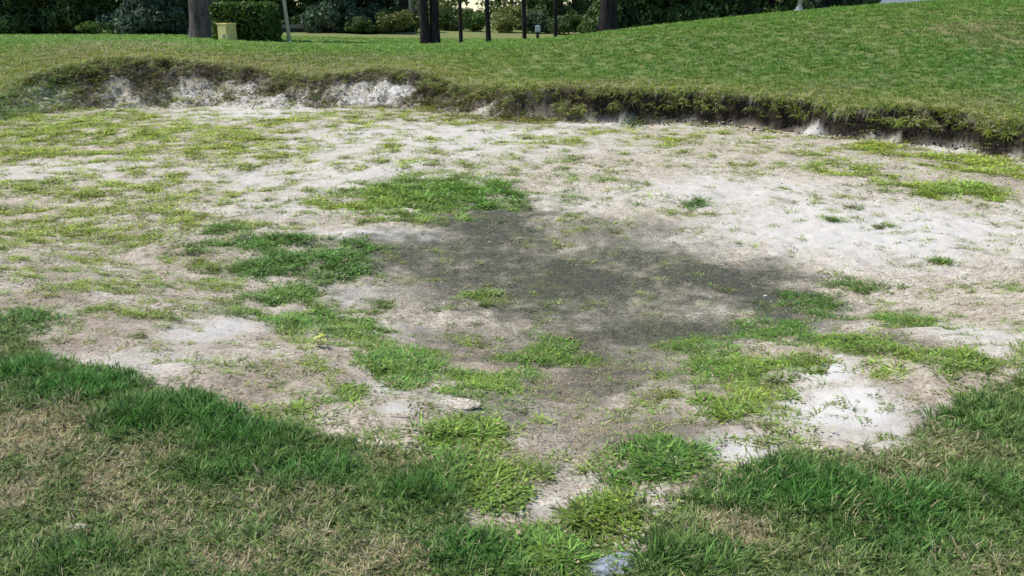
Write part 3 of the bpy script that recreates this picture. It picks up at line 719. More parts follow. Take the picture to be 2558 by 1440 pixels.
# creeping weeds over the sand
def weeds():
    # plants first, then the sprigs each plant throws out
    n0 = 120000
    y = np.exp(RNG.uniform(math.log(1.9), math.log(19.5), n0)); x = y * RNG.uniform(-0.8, 0.8, n0)
    _, sd, fm = terrain(x, y, False)
    k = sd > 0.0; x, y, sd = x[k], y[k], sd[k]
    f = fields(x, y, sd)
    k = RNG.uniform(0, 1, len(x)) < (0.55 * f['cover'] ** 1.2 * (0.35 + 0.65 * f['G']) + 0.025) * (1 - 0.7 * f['grey_patch'] * (f['G'] < 0.5))
    x, y = x[k], y[k]; g = f['G'][k]
    kids = np.maximum(1, RNG.poisson(1.3 + 3.5 * g * RNG.uniform(0.4, 1.5, len(x))))
    own = np.repeat(np.arange(len(x)), kids)
    rad = (0.030 + 0.07 * RNG.uniform(0, 1, len(x)) ** 2) * np.clip(y / 5, 0.8, 2.0)
    aa = RNG.uniform(0, 6.28, len(own)); rr = rad[own] * np.abs(RNG.normal(0, 0.8, len(own)))
    x = x[own] + rr * np.cos(aa) * 1.2; y = y[own] + rr * np.sin(aa)
    _, sd, fm = terrain(x, y, False)
    k = sd > -0.02
    x, y, sd, own = x[k], y[k], sd[k], own[k]
    f = fields(x, y, sd)
    pj = RNG.normal(0, 1, own.max() + 1)[own]
    k = np.ones(len(x), bool)
    hue = f['hue'][k]; G = f['G'][k]; gpatch = f['grey_patch'][k]
    x, y, z, sd, fm = finish(x, y, k); n = len(x)
    m2 = fbm(x, y, 0.3, 2, 122) * 0.5 + 0.5; f = fields(x, y, sd)
    h = np.clip(hue + 0.14 * pj + 0.5 * (m2 - 0.5) + 0.18 * sstep(8, 5, y), 0, 1)
    tint = np.where((h < 0.5)[:, None], colmix(YEL, (0.230, 0.350, 0.062), np.clip(h * 2, 0, 1)), colmix((0.230, 0.350, 0.062), (0.120, 0.260, 0.052), np.clip(h * 2 - 1, 0, 1)))
    tint = tint * RNG.uniform(0.5, 1.5, (n, 1)) * (1 - 0.5 * f['bank'][:, None] * np.array([[0.8, 1.0, 1.0]]))
    tint = tint * ((1 + 0.18 * np.clip(pj, -1.5, 1.5)) * (1 + 0.22 * sstep(6, 11, y)))[:, None]
    st = np.clip(0.10 + 0.25 * (1 - G) + 0.25 * (m2 - 0.5) + 0.08 * pj, 0, 0.6)
    s = (0.5 + 1.15 * RNG.uniform(0, 1, n) ** 1.5) * (0.75 + 0.4 * G) * np.clip(y / 8, 0.7, 1.5)
    rot = np.c_[RNG.normal(0, 0.15, n), RNG.normal(0, 0.15, n), RNG.uniform(0, 6.28, n)]
    scatter('creeping_weeds', 'low creeping weeds and grass tufts spreading over the pale bunker sand', C_creep, np.c_[x, y, z], rot,
            np.c_[s, s, s * (0.40 + 0.25 * hue)], tint, st, 'weeds')
    return n
weeds()

# grass hanging over the far lip
def right_(x): return sstep(0.2, 2.5, x)
def fringe():
    n = 60000
    y = RNG.uniform(8, 20.5, n); x = RNG.uniform(-15, 13, n)
    _, sd, _ = terrain(x, y, True)
    w = face_w(x, y)
    right = sstep(0.5, 2.5, x)
    k = (sd > -0.10) & (sd < 0.05 + 0.04 * right + (1 - right) * 0.14 * (fbm(x, y, 0.7, 2, 131) > -0.1))
    x, y, z, sd, fm = finish(x, y, k, 0.0); n = len(x)
    m2 = fbm(x, y, 0.5, 2, 132) * 0.5 + 0.5
    tint = colmix(MID, YEL, np.clip(0.35 + m2 * 0.6, 0, 1)) * RNG.uniform(0.65, 1.15, (n, 1))
    s = 0.8 + 0.6 * RNG.uniform(0, 1, n)
    rot = np.c_[RNG.normal(0.25, 0.25, n), RNG.normal(0, 0.2, n), RNG.uniform(0, 6.28, n)]
    # roll the tuft forward over the edge
    rot[:, 2] = RNG.normal(0, 0.6, n)
    rot[:, 0] = RNG.normal(0.7, 0.3, n)
    scatter('overhanging_grass', 'ragged yellowing grass hanging over the eroded far lip of the bunker', C_fringe, np.c_[x, y - 0.05 * right_(x), z + 0.01], rot, np.c_[s, s, s], tint, np.clip(0.15 + 0.3 * m2, 0, 1))
fringe()

# crumbs of soil, grit and straw lying on the sand
def litter():
    n = 120000
    y = np.exp(RNG.uniform(math.log(1.9), math.log(18.5), n)); x = y * RNG.uniform(-0.78, 0.78, n)
    _, sd, fm = terrain(x, y, False)
    k = sd > 0.05; x, y, sd = x[k], y[k], sd[k]
    f = fields(x, y, sd)
    cl = fbm(x, y, 0.5, 3, 141) * 0.5 + 0.5
    k = RNG.uniform(0, 1, len(x)) < np.clip(-0.05 + 1.3 * (cl - 0.45) + 0.35 * f['brown'] + 0.05 * f['grey_patch'] - 0.45 * f['white'], 0.015, 1)
    gpatch = f['grey_patch'][k]; br = f['brown'][k]
    x, y, z, sd, fm = finish(x, y, k); n = len(x)
    r = RNG.uniform(0, 1, n)
    tint = np.where((r < 0.55)[:, None], np.array([[0.14, 0.12, 0.095]]), np.where((r < 0.8)[:, None], np.array([[0.30, 0.25, 0.19]]), np.array([[0.62, 0.60, 0.57]])))
    tint = tint * RNG.uniform(0.6, 1.3, (n, 1)) * (1 - 0.45 * gpatch[:, None])
    s = 0.0019 * (1 + 2.6 * RNG.uniform(0, 1, n) ** 5) * np.clip(y / 3.5, 0.9, 2.2)
    rot = np.c_[RNG.normal(0, 0.4, n), RNG.normal(0, 0.4, n), RNG.uniform(0, 6.28, n)]
    scatter('sand_litter', 'crumbs of soil, grit and small pale pebbles strewn over the sand', C_litter_a, np.c_[x, y, z + s * 0.2], rot, np.c_[s, s, s], tint, np.zeros(n), 'debris')
    k = RNG.uniform(0, 1, n) < 0.6
    x, y, z = x[k], y[k], z[k]; n = len(x)
    tint = np.array([[0.42, 0.35, 0.22]]) * RNG.uniform(0.5, 1.3, (n, 1))
    s = RNG.uniform(0.6, 1.3, n) * np.clip(y / 6, 0.8, 1.8)
    scatter('dead_straw', 'dead straw stalks lying on the sand', C_litter_b, np.c_[x, y, z + 0.006], np.c_[np.zeros((n, 2)), RNG.uniform(0, 6.28, n)], np.c_[s, s, s], tint, np.zeros(n), 'straw')
C_litter_a = bpy.data.collections.new('crumbs'); C_litter_b = bpy.data.collections.new('straws')
for o in C_litter.objects: (C_litter_a if o.name.startswith('crumb') else C_litter_b).objects.link(o)
litter()

# clods of sand and topsoil fallen and sticking out of the face
def bank_clods():
    n = 150000
    y = RNG.uniform(9, 20, n); x = RNG.uniform(-14.5, 12, n)
    _, sd, fm = terrain(x, y, True)
    k = (sd > 0.03) & (sd < face_w(x, y) + 0.25) & (RNG.uniform(0, 1, n) < 0.55 + 0.6 * fbm(x, y, 0.7, 3, 161))
    x, y, z, sd, fm = finish(x, y, k); n = len(x)
    t = np.clip(sd / face_w(x, y), 0, 1); rt = sstep(0.2, 2.5, x)
    st = fbm(x, y * 0.5, 0.45, 4, 163); pk = fields(x, y, sd)['pk']
    dk = RNG.uniform(0, 1, n) < np.clip(0.95 - 0.3 * t + 0.35 * rt + 0.6 * st - 1.0 * pk * (t > 0.2), 0.06, 0.97)
    tint = np.where(dk[:, None], np.array([[0.040, 0.030, 0.021]]) * (1 + 1.6 * (1 - rt[:, None])), np.array([[0.50, 0.45, 0.385]])) * RNG.uniform(0.5, 1.3, (n, 1))
    s = 0.010 + 0.032 * RNG.uniform(0, 1, n) ** 3
    scatter('bank_clods', 'crumbling clods of pale sand and dark topsoil on the eroded face of the far lip', C_litter_a, np.c_[x, y, z], np.c_[RNG.normal(0, 0.6, n), RNG.normal(0, 0.6, n), RNG.uniform(0, 6.28, n)],
            np.c_[s, s, s * 0.8], tint, np.zeros(n), 'soil')
bank_clods()

# matted grass and runners creeping down the left part of the face
def bank_growth():
    n = 90000
    y = RNG.uniform(12, 20.5, n); x = RNG.uniform(-14.5, 3, n)
    _, sd, fm = terrain(x, y, True)
    w = face_w(x, y); k = (sd > -0.05) & (sd < w * 1.05); x, y, sd, w = x[k], y[k], sd[k], w[k]
    t = np.clip(sd / w, 0, 1); pk = fields(x, y, sd)['pk']
    pr = np.clip(1.2 - 0.75 * t + 1.0 * fbm(x, y, 0.6, 3, 171) - 1.2 * pk * sstep(0.15, 0.35, t), 0, 1) * 0.6
    lf = sstep(-9.3, -10.1, x); pr = np.maximum(pr, 0.6 * lf)
    k = RNG.uniform(0, 1, len(x)) < pr; lf = lf[k]
    x, y, z, sd, fm = finish(x, y, k); t = t[k]; n = len(x)
    m = np.clip(0.5 + 1.1 * fbm(x, y, 0.5, 3, 173), 0, 1)
    tint = colmix((0.075, 0.060, 0.028), (0.19, 0.21, 0.045), m) * RNG.uniform(0.45, 1.3, (n, 1)) * (1.1 - 0.25 * t[:, None])
    tint = tint * (1 - lf[:, None]) + np.array([[0.14, 0.27, 0.05]]) * RNG.uniform(0.6, 1.3, (n, 1)) * lf[:, None]
    s = RNG.uniform(0.45, 1.0, n)
    scatter('bank_growth', 'matted olive brown grass creeping down the left part of the far face', C_fringe, np.c_[x, y, z], np.c_[RNG.normal(0.4, 0.4, n), RNG.normal(0, 0.4, n), RNG.normal(0, 1.2, n)],
            np.c_[s, s, s * 0.7], tint, np.full(n, 0.22))
bank_growth()

def thatch():
    n = 26000
    y = 1.0 + 5.5 * RNG.uniform(0, 1, n) ** 1.3; x = RNG.uniform(-1, 1, n) * (1.3 + 0.8 * y)
    _, sd, _ = terrain(x, y, False)
    x, y, z, sd, fm = finish(x, y, sd < 0.05)
    f = fields(x, y, sd); k = RNG.uniform(0, 1, len(x)) < 0.25 + 0.7 * f['dry'] - 0.2 * f['lush']
    x, y, z = x[k], y[k], z[k]; n = len(x)
    tint = np.array([[0.42, 0.36, 0.24]]) * RNG.uniform(0.35, 1.2, (n, 1)); s = RNG.uniform(0.35, 0.85, n)
    scatter('dead_thatch', 'loose dead stalks lying on the near turf', C_litter_b, np.c_[x, y, z + RNG.uniform(0.01, 0.03, n)], np.c_[RNG.normal(0, 0.25, (n, 2)), RNG.uniform(0, 6.28, n)], np.c_[s, s, s], tint, np.zeros(n), 'straw')
thatch()

# roots and soil fibres on the dark face
def face_roots():
    n = 80000
    y = RNG.uniform(9, 20, n); x = RNG.uniform(-14, 12, n)
    _, sd, fm = terrain(x, y, True)
    k = (fm > 0.1) & (RNG.uniform(0, 1, n) < np.clip(0.35 + 0.25 * sstep(0, 2, x) + 0.9 * fbm(x, y, 0.8, 3, 151), 0.03, 1))
    x, y, z, sd, fm = finish(x, y, k); n = len(x)
    r = RNG.uniform(0, 1, n)
    tint = np.where((r < 0.6)[:, None], np.array([[0.024, 0.021, 0.014]]), np.where((r < 0.9)[:, None], np.array([[0.06, 0.065, 0.022]]), np.array([[0.26, 0.21, 0.15]])))
    s = RNG.uniform(0.5, 1.1, n)
    scatter('bank_roots', 'dark roots and dead grass matted on the eroded face below the far lip', C_fringe, np.c_[x, y, z], np.c_[RNG.normal(0.5, 0.4, n), RNG.normal(0, 0.4, n), RNG.uniform(0, 6.28, n)],
            np.c_[s, s, s] * 0.45, tint, np.full(n, 0.1), 'roots')
face_roots()

# ------------------------------------------------------------------ single plants and stones one can point to
def put(u, v):
    x, y = ground_hit(np.array([u], float), np.array([v], float))
    return float(x[0]), float(y[0]), gz(float(x[0]), float(y[0]))
def clump_mesh(name, seed, n, r, ln, wd, lean=(0.3, 1.25), curl=0.8, segs=4):
    return blades(name, n, r, ln, wd, lean, curl, seed, segs=segs)
W_LIB = [clump_mesh('weed_blades', 201 + i, 90, 0.07, (0.06, 0.15), (0.005, 0.010), (0.5, 1.4), 0.5) for i in range(3)]
W_LEAF = [leaves('weed_leaves', 110, 0.16, (0.018, 0.040), 0.045, 211 + i) for i in range(2)]
W_BIG = [clump_mesh('crabgrass_blades', 221 + i, 150, 0.09, (0.07, 0.19), (0.005, 0.010), (0.7, 1.5), 0.4) for i in range(2)]
plants = [  # u, v, scale, kind, material, label
 (2045,1262,1.0,'big',M_turf2,'largest crabgrass clump with long radiating blades on the near right turf'),
 (1500,1315,0.85,'big',M_turf,'bright green crabgrass clump at the bottom centre among pale sand lumps'),
 (1235,1245,0.62,'big',M_turf,'yellow green crabgrass clump beside a sand lump left of the bottom centre'),
 (1090,1215,0.75,'big',M_turf2,'vivid green grass clump on the edge of the near turf left of centre'),
 (1640,1175,0.60,'big',M_turf2,'dark green weed clump against the brown soil left of the bright white sand'),
 (1215,762,0.50,'tuft',M_turf,'small fan shaped weed tuft alone on the grey patch'),
 (1195,858,0.42,'leaf',M_olive,'low olive weed rosette below the fan shaped tuft on the grey patch'),
 (1190,812,0.30,'leaf',M_olive,'tiny faded weed rosette just under the fan shaped tuft'),
 (960,770,0.42,'tuft',M_turf,'small green weed tuft on the pale sand mound left of the grey patch'),
 (1080,778,0.38,'leaf',M_turf,'flat grey green weed between the sand mound and the fan shaped tuft'),
 (2160,728,0.75,'tuft',M_turf2,'spreading weed clump on bare sand right of the grey patch'),
 (2352,660,0.42,'tuft',M_turf2,'small dark tuft alone on the smooth sand far to the right'),
 (2290,815,0.80,'tuft',M_turf,'bushy light green weed below the spreading clump on the right sand'),
 (2155,868,0.85,'leaf',M_turf,'dense round weed mat above the two bright sand patches on the right'),
 (1725,514,0.62,'leaf',M_turf2,'round dark green weed patch alone in the upper right sand'),
 (2125,520,0.50,'leaf',M_olive,'flat olive weed above two small tufts on the right sand'),
 (2082,555,0.42,'tuft',M_turf2,'small dark tuft on the right sand just left of its twin'),
 (2192,567,0.42,'tuft',M_olive,'small flat tuft on the right sand just below the olive weed'),
 (545,578,0.62,'leaf',M_turf2,'dark weed mat at the upper left end of the deep green patches'),
 (730,605,0.58,'leaf',M_turf2,'dark green weed mat just behind the deep green patches'),
 (880,978,0.42,'leaf',M_turf,'small bright weed at the lower edge of the speckled sand left of centre'),
 (345,845,0.36,'tuft',M_turf,'little weed alone on the pale sand above the near left turf'),
 (590,785,0.48,'leaf',M_turf2,'weed clump left of the long green strip beside a pale mound'),
 (440,775,0.55,'leaf',M_olive,'loose yellow green weed on the brown sand at left'),
 (1380,868,0.55,'tuft',M_turf,'weed clump on the reddish soil just below the pale seed head'),
 (1650,1003,0.38,'leaf',M_olive,'small weed on the grey patch left of the pale green growth'),
 (1800,1030,0.48,'leaf',M_turf,'yellow green weed rosette left of the large bright sand patch'),
 (1640,318,0.0,'skip',None,''),
]
for u, v, s, kind, m, lab in plants:
    if kind == 'skip': continue
    x, y, z = put(u, v)
    e = empty('crabgrass' if kind == 'big' else 'weed', (x, y, z), random.uniform(0, 6.28))
    tag(e, lab, 'weed', 'weeds growing one by one in the bunker')
    k = max(1.0, 1.0)
    lib = {'big': W_BIG, 'tuft': W_LIB, 'leaf': W_LEAF}[kind]
    src = random.choice(lib).copy(); src.materials.clear()
    far = min(max(y / 5, 1), 2.2)
    b = link('blades' if kind != 'leaf' else 'leaf_mat', src, m, e); 
    ss = s * (1 if kind == 'big' else 1.15 * far ** 0.5); b.scale = (ss, ss, ss * (0.6 if kind == 'big' else 0.8))
    c_ = link('root_crown', leaves('root_crown', 26, 0.06, (0.01, 0.03), 0.02, int(u)), M_root, e); c_.scale = (ss, ss, ss)
    if kind == 'tuft':
        l = link('leaf_mat', W_LEAF[0].copy(), None, e); l.data.materials.clear(); l.data.materials.append(m); l.scale = (ss * 0.6, ss * 0.6, ss * 0.7); l.rotation_euler = (0, 0, 1)

# yellow flowering weed and pale seed head
x, y, z = put(800, 872)
e = empty('flowering_weed', (x, y, z)); tag(e, 'small weed with bright lemon yellow flowers on the sand left of centre', 'weed')
b = link('leaf_mat', W_LEAF[1].copy(), None, e); b.data.materials.clear(); b.data.materials.append(M_olive); b.scale = (0.42,) * 3
for k, (dx, dy, dz) in enumerate([(-.018, .0, .05), (.01, .01, .066), (.028, -.012, .045), (-.002, -.022, .042), (.0, .03, .05)]):
    R = np.random.default_rng(300 + k); V = []; Fq = []; A = []
    for j in range(7):
        a = 2 * math.pi * j / 7; b0 = len(V)
        d = np.array([math.cos(a), math.sin(a), 0.25]); sd_ = np.array([-math.sin(a), math.cos(a), 0])
        V += [d * 0.001, d * 0.009 + sd_ * 0.005, d * 0.016, d * 0.009 - sd_ * 0.005]; Fq.append((b0, b0 + 1, b0 + 2, b0 + 3)); A += [(0.5, R.uniform(), 0.5)] * 4
    f = link('flower', mesh_np('flower', V, Fq, dict(blade=np.array(A))), M_yflower, e, (dx, dy, dz)); f.rotation_euler = (random.uniform(0.1, 0.6), random.uniform(-.3, .3), random.uniform(0, 6))
    f.scale = (1.2,) * 3
    link('stem', mesh_np('stem', [(dx * .4 - .001, dy * .4, 0), (dx * .4 + .001, dy * .4, 0), (dx + .001, dy, dz), (dx - .001, dy, dz)], [(0, 1, 2, 3)], dict(blade=np.full((4, 3), .5))), M_turf, e)
x, y, z = put(1345, 838)
e = empty('pale_weed', (x, y, z)); tag(e, 'whitish green weed with a pale seed head on the grey patch at centre', 'weed')
b = link('leaf_mat', W_LEAF[0].copy(), None, e); b.data.materials.clear(); b.data.materials.append(M_pale); b.scale = (0.42,) * 3
b = link('blades', W_LIB[1].copy(), None, e); b.data.materials.clear(); b.data.materials.append(M_pale); b.scale = (0.32, 0.32, 0.4)

# stones and sand lumps
LUMPM = {'sand_lump': M_ground}
def stone_mesh(name, seed, sub=4, rough=0.45, flat=0.6):
    R = np.random.default_rng(seed); bm = bmesh.new(); bmesh.ops.create_icosphere(bm, subdivisions=sub, radius=1)
    off = R.uniform(0, 50, 2)
    for v in bm.verts:
        c = v.co.copy()
        n = float(fbm(np.array([c.x + off[0] + c.z]), np.array([c.y + off[1] - c.z]), 1.1, 3, seed % 90)[0])
        n2 = float(fbm(np.array([c.x * 3 + off[1] + c.z]), np.array([c.y * 3 + off[0] - c.z]), 1.0, 2, seed % 90 + 3)[0])
        v.co = Vector((c.x, c.y * 0.75, c.z * flat)) * (1 + rough * n + 0.10 * n2)
    return bm_mesh(name, bm, True)
stones = [
 (1140,1015,(0.095,0.060,0.018),'sand_lump',M_stone,'lump','smooth flat pale lump of packed sand between weeds left of the bottom centre'),
 (985,1045,(0.060,0.030,0.022),'sand_lump',M_stone,'lump','narrow pale lump of packed sand left of the smooth flat one'),
 (1375,1262,(0.075,0.045,0.025),'sand_lump',M_stone,'lump','greyish sand lump between two crabgrass clumps near the bottom'),
 (1480,1213,(0.055,0.035,0.018),'sand_lump',M_stone,'lump','pinkish sand lump just above the bottom crabgrass clump'),
 (1640,1262,(0.080,0.045,0.026),'sand_lump',M_stone,'lump','cream sand lump right of the bottom crabgrass clump'),
 (1600,1375,(0.042,0.040,0.020),'sand_lump',M_stone,'lump','cream sand lump above the blue grey stone'),
 (1528,1418,(0.095,0.060,0.030),'stone',M_bluestone,'stone','blue grey rough stone in the grass at the bottom edge'),
 (200,1312,(0.038,0.016,0.012),'stone',M_stone,'stone','whitish flat stone lying in the near left turf'),
 (1912,742,(0.016,0.013,0.012),'stone',M_white,'stone','small white pebble at the right tip of the grey patch'),
 (1745,790,(0.024,0.010,0.010),'stone',M_stone,'stone','small flat pale pebble on the lower right of the grey patch'),
 (1108,758,(0.012,0.010,0.010),'stone',M_white,'stone','tiny white pebble left of the fan shaped tuft'),
 (1222,605,(0.014,0.010,0.010),'stone',M_stone,'stone','tiny cream pebble near the top of the grey patch'),
]
for i, (u, v, s, nm, m, cat, lab) in enumerate(stones):
    x, y, z = put(u, v)
    o = link(nm, stone_mesh(nm, 400 + i), LUMPM.get(nm, m), None, (x, y, z - s[2] * (0.22 if nm == 'sand_lump' else 0.1))); o.scale = s; o.rotation_euler = (0, 0, random.uniform(-0.5, 0.5))
    tag(o, lab, cat)

# ------------------------------------------------------------------ things beyond the bunker
def leaf_cloud(name, n, centres, radii, size, seed, fill=0.75):
    """leaf clumps through a volume: centres with their own radii, leaves packed towards each clump's skin"""
    R = np.random.default_rng(seed)
    cs = np.asarray(centres, float); rs = np.asarray(radii, float)
    w = rs.mean(1) ** 2; k = R.choice(len(cs), n, p=w / w.sum())
    d = R.normal(size=(n, 3)); d /= np.linalg.norm(d, axis=1)[:, None]
    rr = R.uniform(0, 1, n) ** (1 - fill) 
    p = cs[k] + d * rs[k] * rr[:, None]
    nrm = d + R.normal(0, 0.7, (n, 3)); nrm /= np.linalg.norm(nrm, axis=1)[:, None]
    t = np.cross(nrm, R.normal(size=(n, 3))); t /= np.linalg.norm(t, axis=1)[:, None]; b = np.cross(nrm, t)
    s = R.uniform(size[0], size[1], n)[:, None]
    V = np.stack([p - t * s, p - b * s * 0.5, p + t * s, p + b * s * 0.5], 1).reshape(-1, 3)
    Fq = np.arange(n * 4).reshape(n, 4)
    shade = np.clip(R.uniform(0, 1, n) * 0.7 + 0.3 * R.uniform(0, 1, len(cs))[k], 0, 1)
    A = np.repeat(np.c_[np.full(n, .5), shade, np.full(n, .5)], 4, axis=0)
    return mesh_np(name, V, Fq, dict(blade=A))
def trunk_mesh(name, r0, h, seed, n=14, rings=16, lean=0.02, flare=1.35):
    R = np.random.default_rng(seed); V = []; Fq = []
    ph = R.uniform(0, 6.28, 3)
    for i in range(rings + 1):
        t = i / rings; zz = -0.3 + (h + 0.3) * t ** 1.2
        r = r0 * (1 - 0.55 * t) * (1 + (flare - 1) * math.exp(-max(zz, 0) / (r0 * 1.6)))
        cx = lean * h * t + 0.02 * h * math.sin(3 * t + ph[0]) * t; cy = 0.02 * h * math.sin(2.4 * t + ph[1]) * t
        for j in range(n):
            a = 2 * math.pi * j / n
            q = r * (1 + 0.09 * math.sin(5 * a + ph[2] + t * 3) + R.normal(0, 0.035))
            V.append((cx + q * math.cos(a), cy + q * math.sin(a), zz))
    for i in range(rings):
        for j in range(n):
            Fq.append((i * n + j, i * n + (j + 1) % n, (i + 1) * n + (j + 1) % n, (i + 1) * n + j))
    return mesh_np(name, V, Fq, smooth=True)
def limb(name, a, b, r0, r1, m, parent, seed=0):
    a, b = Vector(a), Vector(b); R = np.random.default_rng(seed); V = []; Fq = []; n = 7; K = 5
    d = (b - a); q = d.to_track_quat('Z', 'Y')
    for i in range(K + 1):
        t = i / K; c = a + d * t + Vector((0, 0, -0.08 * d.length * math.sin(math.pi * t)))
        r = r0 + (r1 - r0) * t
        for j in range(n):
            an = 2 * math.pi * j / n; V.append(tuple(c + q @ Vector((r * math.cos(an), r * math.sin(an), 0))))
    for i in range(K):
        for j in range(n): Fq.append((i * n + j, i * n + (j + 1) % n, (i + 1) * n + (j + 1) % n, (i + 1) * n + j))
    return link(name, mesh_np(name, V, Fq, smooth=True), m, parent)

def crown_mesh(seed, w, z0, z1, n, size, lumps=26):
    R = np.random.default_rng(seed); cs = []; rs = []
    if z0 < 1:
        for i in range(16):
            a = i * 0.39 * 1.02; q = w * R.uniform(0.45, 0.95); r = w * R.uniform(0.2, 0.3)
            cs.append((q * math.cos(a), q * math.sin(a), R.uniform(0.3, 1.2))); rs.append((r, r, r * 0.9))
    for i in range(lumps):
        t = R.uniform(0, 1) ** 0.8; zz = z0 + (z1 - z0) * t
        wid = w * (0.55 + 0.45 * math.sin(math.pi * min(1, t * 0.8 + 0.25)))
        a = R.uniform(0, 6.28); rr = wid * 0.75 * math.sqrt(R.uniform(0, 1))
        r = w * R.uniform(0.20, 0.38)
        cs.append((rr * math.cos(a), rr * math.sin(a), max(zz, z0 + r * 0.4))); rs.append((r, r, r * R.uniform(0.55, 0.8)))
    return leaf_cloud('crown', n, cs, rs, size, seed), cs
CROWNS = [crown_mesh(500 + i, 3.2, 0.15, 8.0, 15000, (0.10, 0.22), 34) for i in range(3)]
HIGH = [crown_mesh(520 + i, 3.6, 6.0, 12.5, 3800, (0.12, 0.28), 18) for i in range(2)]
def at_base(u, Y):
    """standing on the land at distance Y in the direction of u"""
    x = 0.0
    for _ in range(6):
        z = gz(x, Y); d = Vector((0, Y * math.cos(PITCH) + (EYE - z) * math.sin(PITCH)))
        x = (u - 1279) / FPX * d.y
    return x, Y, gz(x, Y)
def low_tree(u, Y, width, h, mi, label, bark=M_bark_dark, tr=0.18, cat='tree', group='trees beyond the fairway', k=0, dz=0.0):
    x, y, z = at_base(u, Y)
    e = empty('tree' , (x, y, z + dz), 0); tag(e, label, cat, group)
    link('trunk', trunk_mesh('trunk', tr, h * 0.8, abs(int(u)) + 3), bark, e)
    me = CROWNS[k % 3][0].copy(); me.materials.clear()
    c = link('crown', me, M_leaf[mi], e); c.scale = (width / 6.4, width / 6.4 * 0.9, h / 8.0); c.rotation_euler = (0, 0, random.uniform(0, 6.28))
    for j in range(4):
        a = random.uniform(0, 6.28); zz = h * (0.2 + 0.13 * j)
        limb('limb', (0, 0, zz), (math.cos(a) * width * .32, math.sin(a) * width * .32, zz + h * 0.14), tr * .4, tr * .12, bark, e, j)
    return e
trees = [
 (-160,52,8,7,0,'dark tree at the far left end of the tree line'),
 (10,50,6.5,7,0,'blackish green tree at the left edge of the photo'),
 (120,54,6,8,1,'lighter green tree beside the blackish one at far left'),
 (205,51,5,7,0,'dark leafy tree left of the grey trunked pine, third from the left'),
 (295,53,6,8,1,'mid green tree with drooping crown left of the grey trunked pine'),
 (375,50,5.5,7,3,'bluish green tree two places left of the grey trunked pine'),
 (440,52,5,8,0,'black green tree just left of the grey trunked pine'),
 (560,60,7,9,0,'dark tree standing behind the clipped hedge'),
 (660,62,6,9,0,'dark tree between the clipped hedge and the lamp post'),
 (780,60,7,8,0,'very dark spreading tree right of the lamp post'),
 (870,57,6,8,3,'dark bluish tree left of the white house'),
 (940,60,6,8,0,'dark tree just left of the white house'),
 (1330,66,4,7,0,'dark tree behind the thin trunks, right of the sky gap'),
 (1400,62,5,8,0,'dark tree right of the thin trunks'),
 (1450,78,5,7,3,'pale bluish far tree in the gap before the dark right trunk'),
 (1560,44,5.5,8,0,'dark green tree immediately right of the dark leaning trunk'),
 (1650,46,6,8,1,'mid green tree behind the crest of the bank'),
 (1740,44,5.5,8,0,'dark tree behind the bank with drooping leaves'),
 (1830,46,5.5,8,1,'green tree behind the bank left of the black trunk'),
 (1920,44,5,8,0,'dark tree behind the bank left of the right hand post'),
 (1985,50,5,8,2,'olive tree behind the right hand post'),
 (2075,46,5,7,3,'dark slanting conifer right of the right hand post'),
 (2130,56,4.5,8,0,'last dark tree before the grey roofed house'),
 (2420,60,7,8,0,'tree behind the crest right of the grey roofed house'),
 (2560,56,8,8,1,'tree behind the crest at the right edge of the photo'),
 (2760,56,8,8,0,'tree behind the bank beyond the right edge'),
]
for i, (u, Y, w, h, mi, lab) in enumerate(trees):
    low_tree(u, Y, w, h, mi, lab, bark=M_bark_pale if i in (2, 4, 18) else M_bark_dark, k=i)

def bush(u, Y, w, h, mi, label, seed, boxy=False, dz=0.0, cat='bush', n=2600, size=(0.06, 0.14), yaw=0):
    x, y, z = at_base(u, Y)
    e = empty('clipped_hedge' if boxy else 'bush', (x, y, z + dz), yaw); tag(e, label, cat)
    R = np.random.default_rng(seed); cs = []; rs = []
    for i in range(22):
        if boxy: cs.append((R.uniform(-.4, .4) * w, R.uniform(-.4, .4) * w * .8, R.uniform(.12, .88) * h)); rs.append((w * .16, w * .16, h * .14))
        else:
            a = R.uniform(0, 6.28); q = math.sqrt(R.uniform(0, 1)) * .38 * w
            cs.append((q * math.cos(a), q * math.sin(a), R.uniform(.15, .8) * h)); rs.append((w * .16, w * .16, h * .2))
    if boxy:
        # leaves on the clipped faces as well
        m = 5200; p = R.uniform(-.5, .5, (m, 3)); ax = R.integers(0, 3, m); p[np.arange(m), ax] = np.sign(p[np.arange(m), ax]) * .5
        p[:, 2] = p[:, 2] * h + h / 2; p[:, 0] *= w; p[:, 1] *= w * .8; p += R.normal(0, .05, p.shape)
        cs2 = p; me = leaf_cloud('foliage', m, cs2, np.full((m, 3), .03), size, seed)
        f = link('foliage', me, M_hedge, e)
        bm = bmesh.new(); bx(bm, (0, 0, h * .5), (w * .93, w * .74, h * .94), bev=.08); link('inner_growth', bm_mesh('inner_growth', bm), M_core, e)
    else:
        link('foliage', leaf_cloud('foliage', n, cs, rs, size, seed), M_leaf[mi], e)
        link('stem', trunk_mesh('stem', .05, h * .6, seed, 7, 5), M_bark_dark, e)
    return e
bush(622, 37.5, 2.35, 1.55, 1, 'clipped green box hedge with a flat top behind the yellow cabinet', 601, True, cat='hedge')
bush(985, 55, 3.0, 1.6, 2, 'olive bush in front of the white house', 602)
bush(900, 54, 2.6, 1.1, 0, 'low dark bush left of the olive one', 603)
bush(1265, 60, 3.6, 1.9, 2, 'sunlit olive bush between the second and third thin trunks', 604)
bush(1185, 62, 2.6, 1.7, 1, 'green bush between the first and second thin trunks', 605)
bush(1130, 64, 3.0, 1.8, 0, 'dark bush right of the twin trunk pine', 606)
bush(1345, 58, 2.6, 1.5, 3, 'grey green bush behind the white marker', 607)
bush(1420, 56, 2.8, 1.3, 0, 'dark low bush left of the sunlit slope', 608)
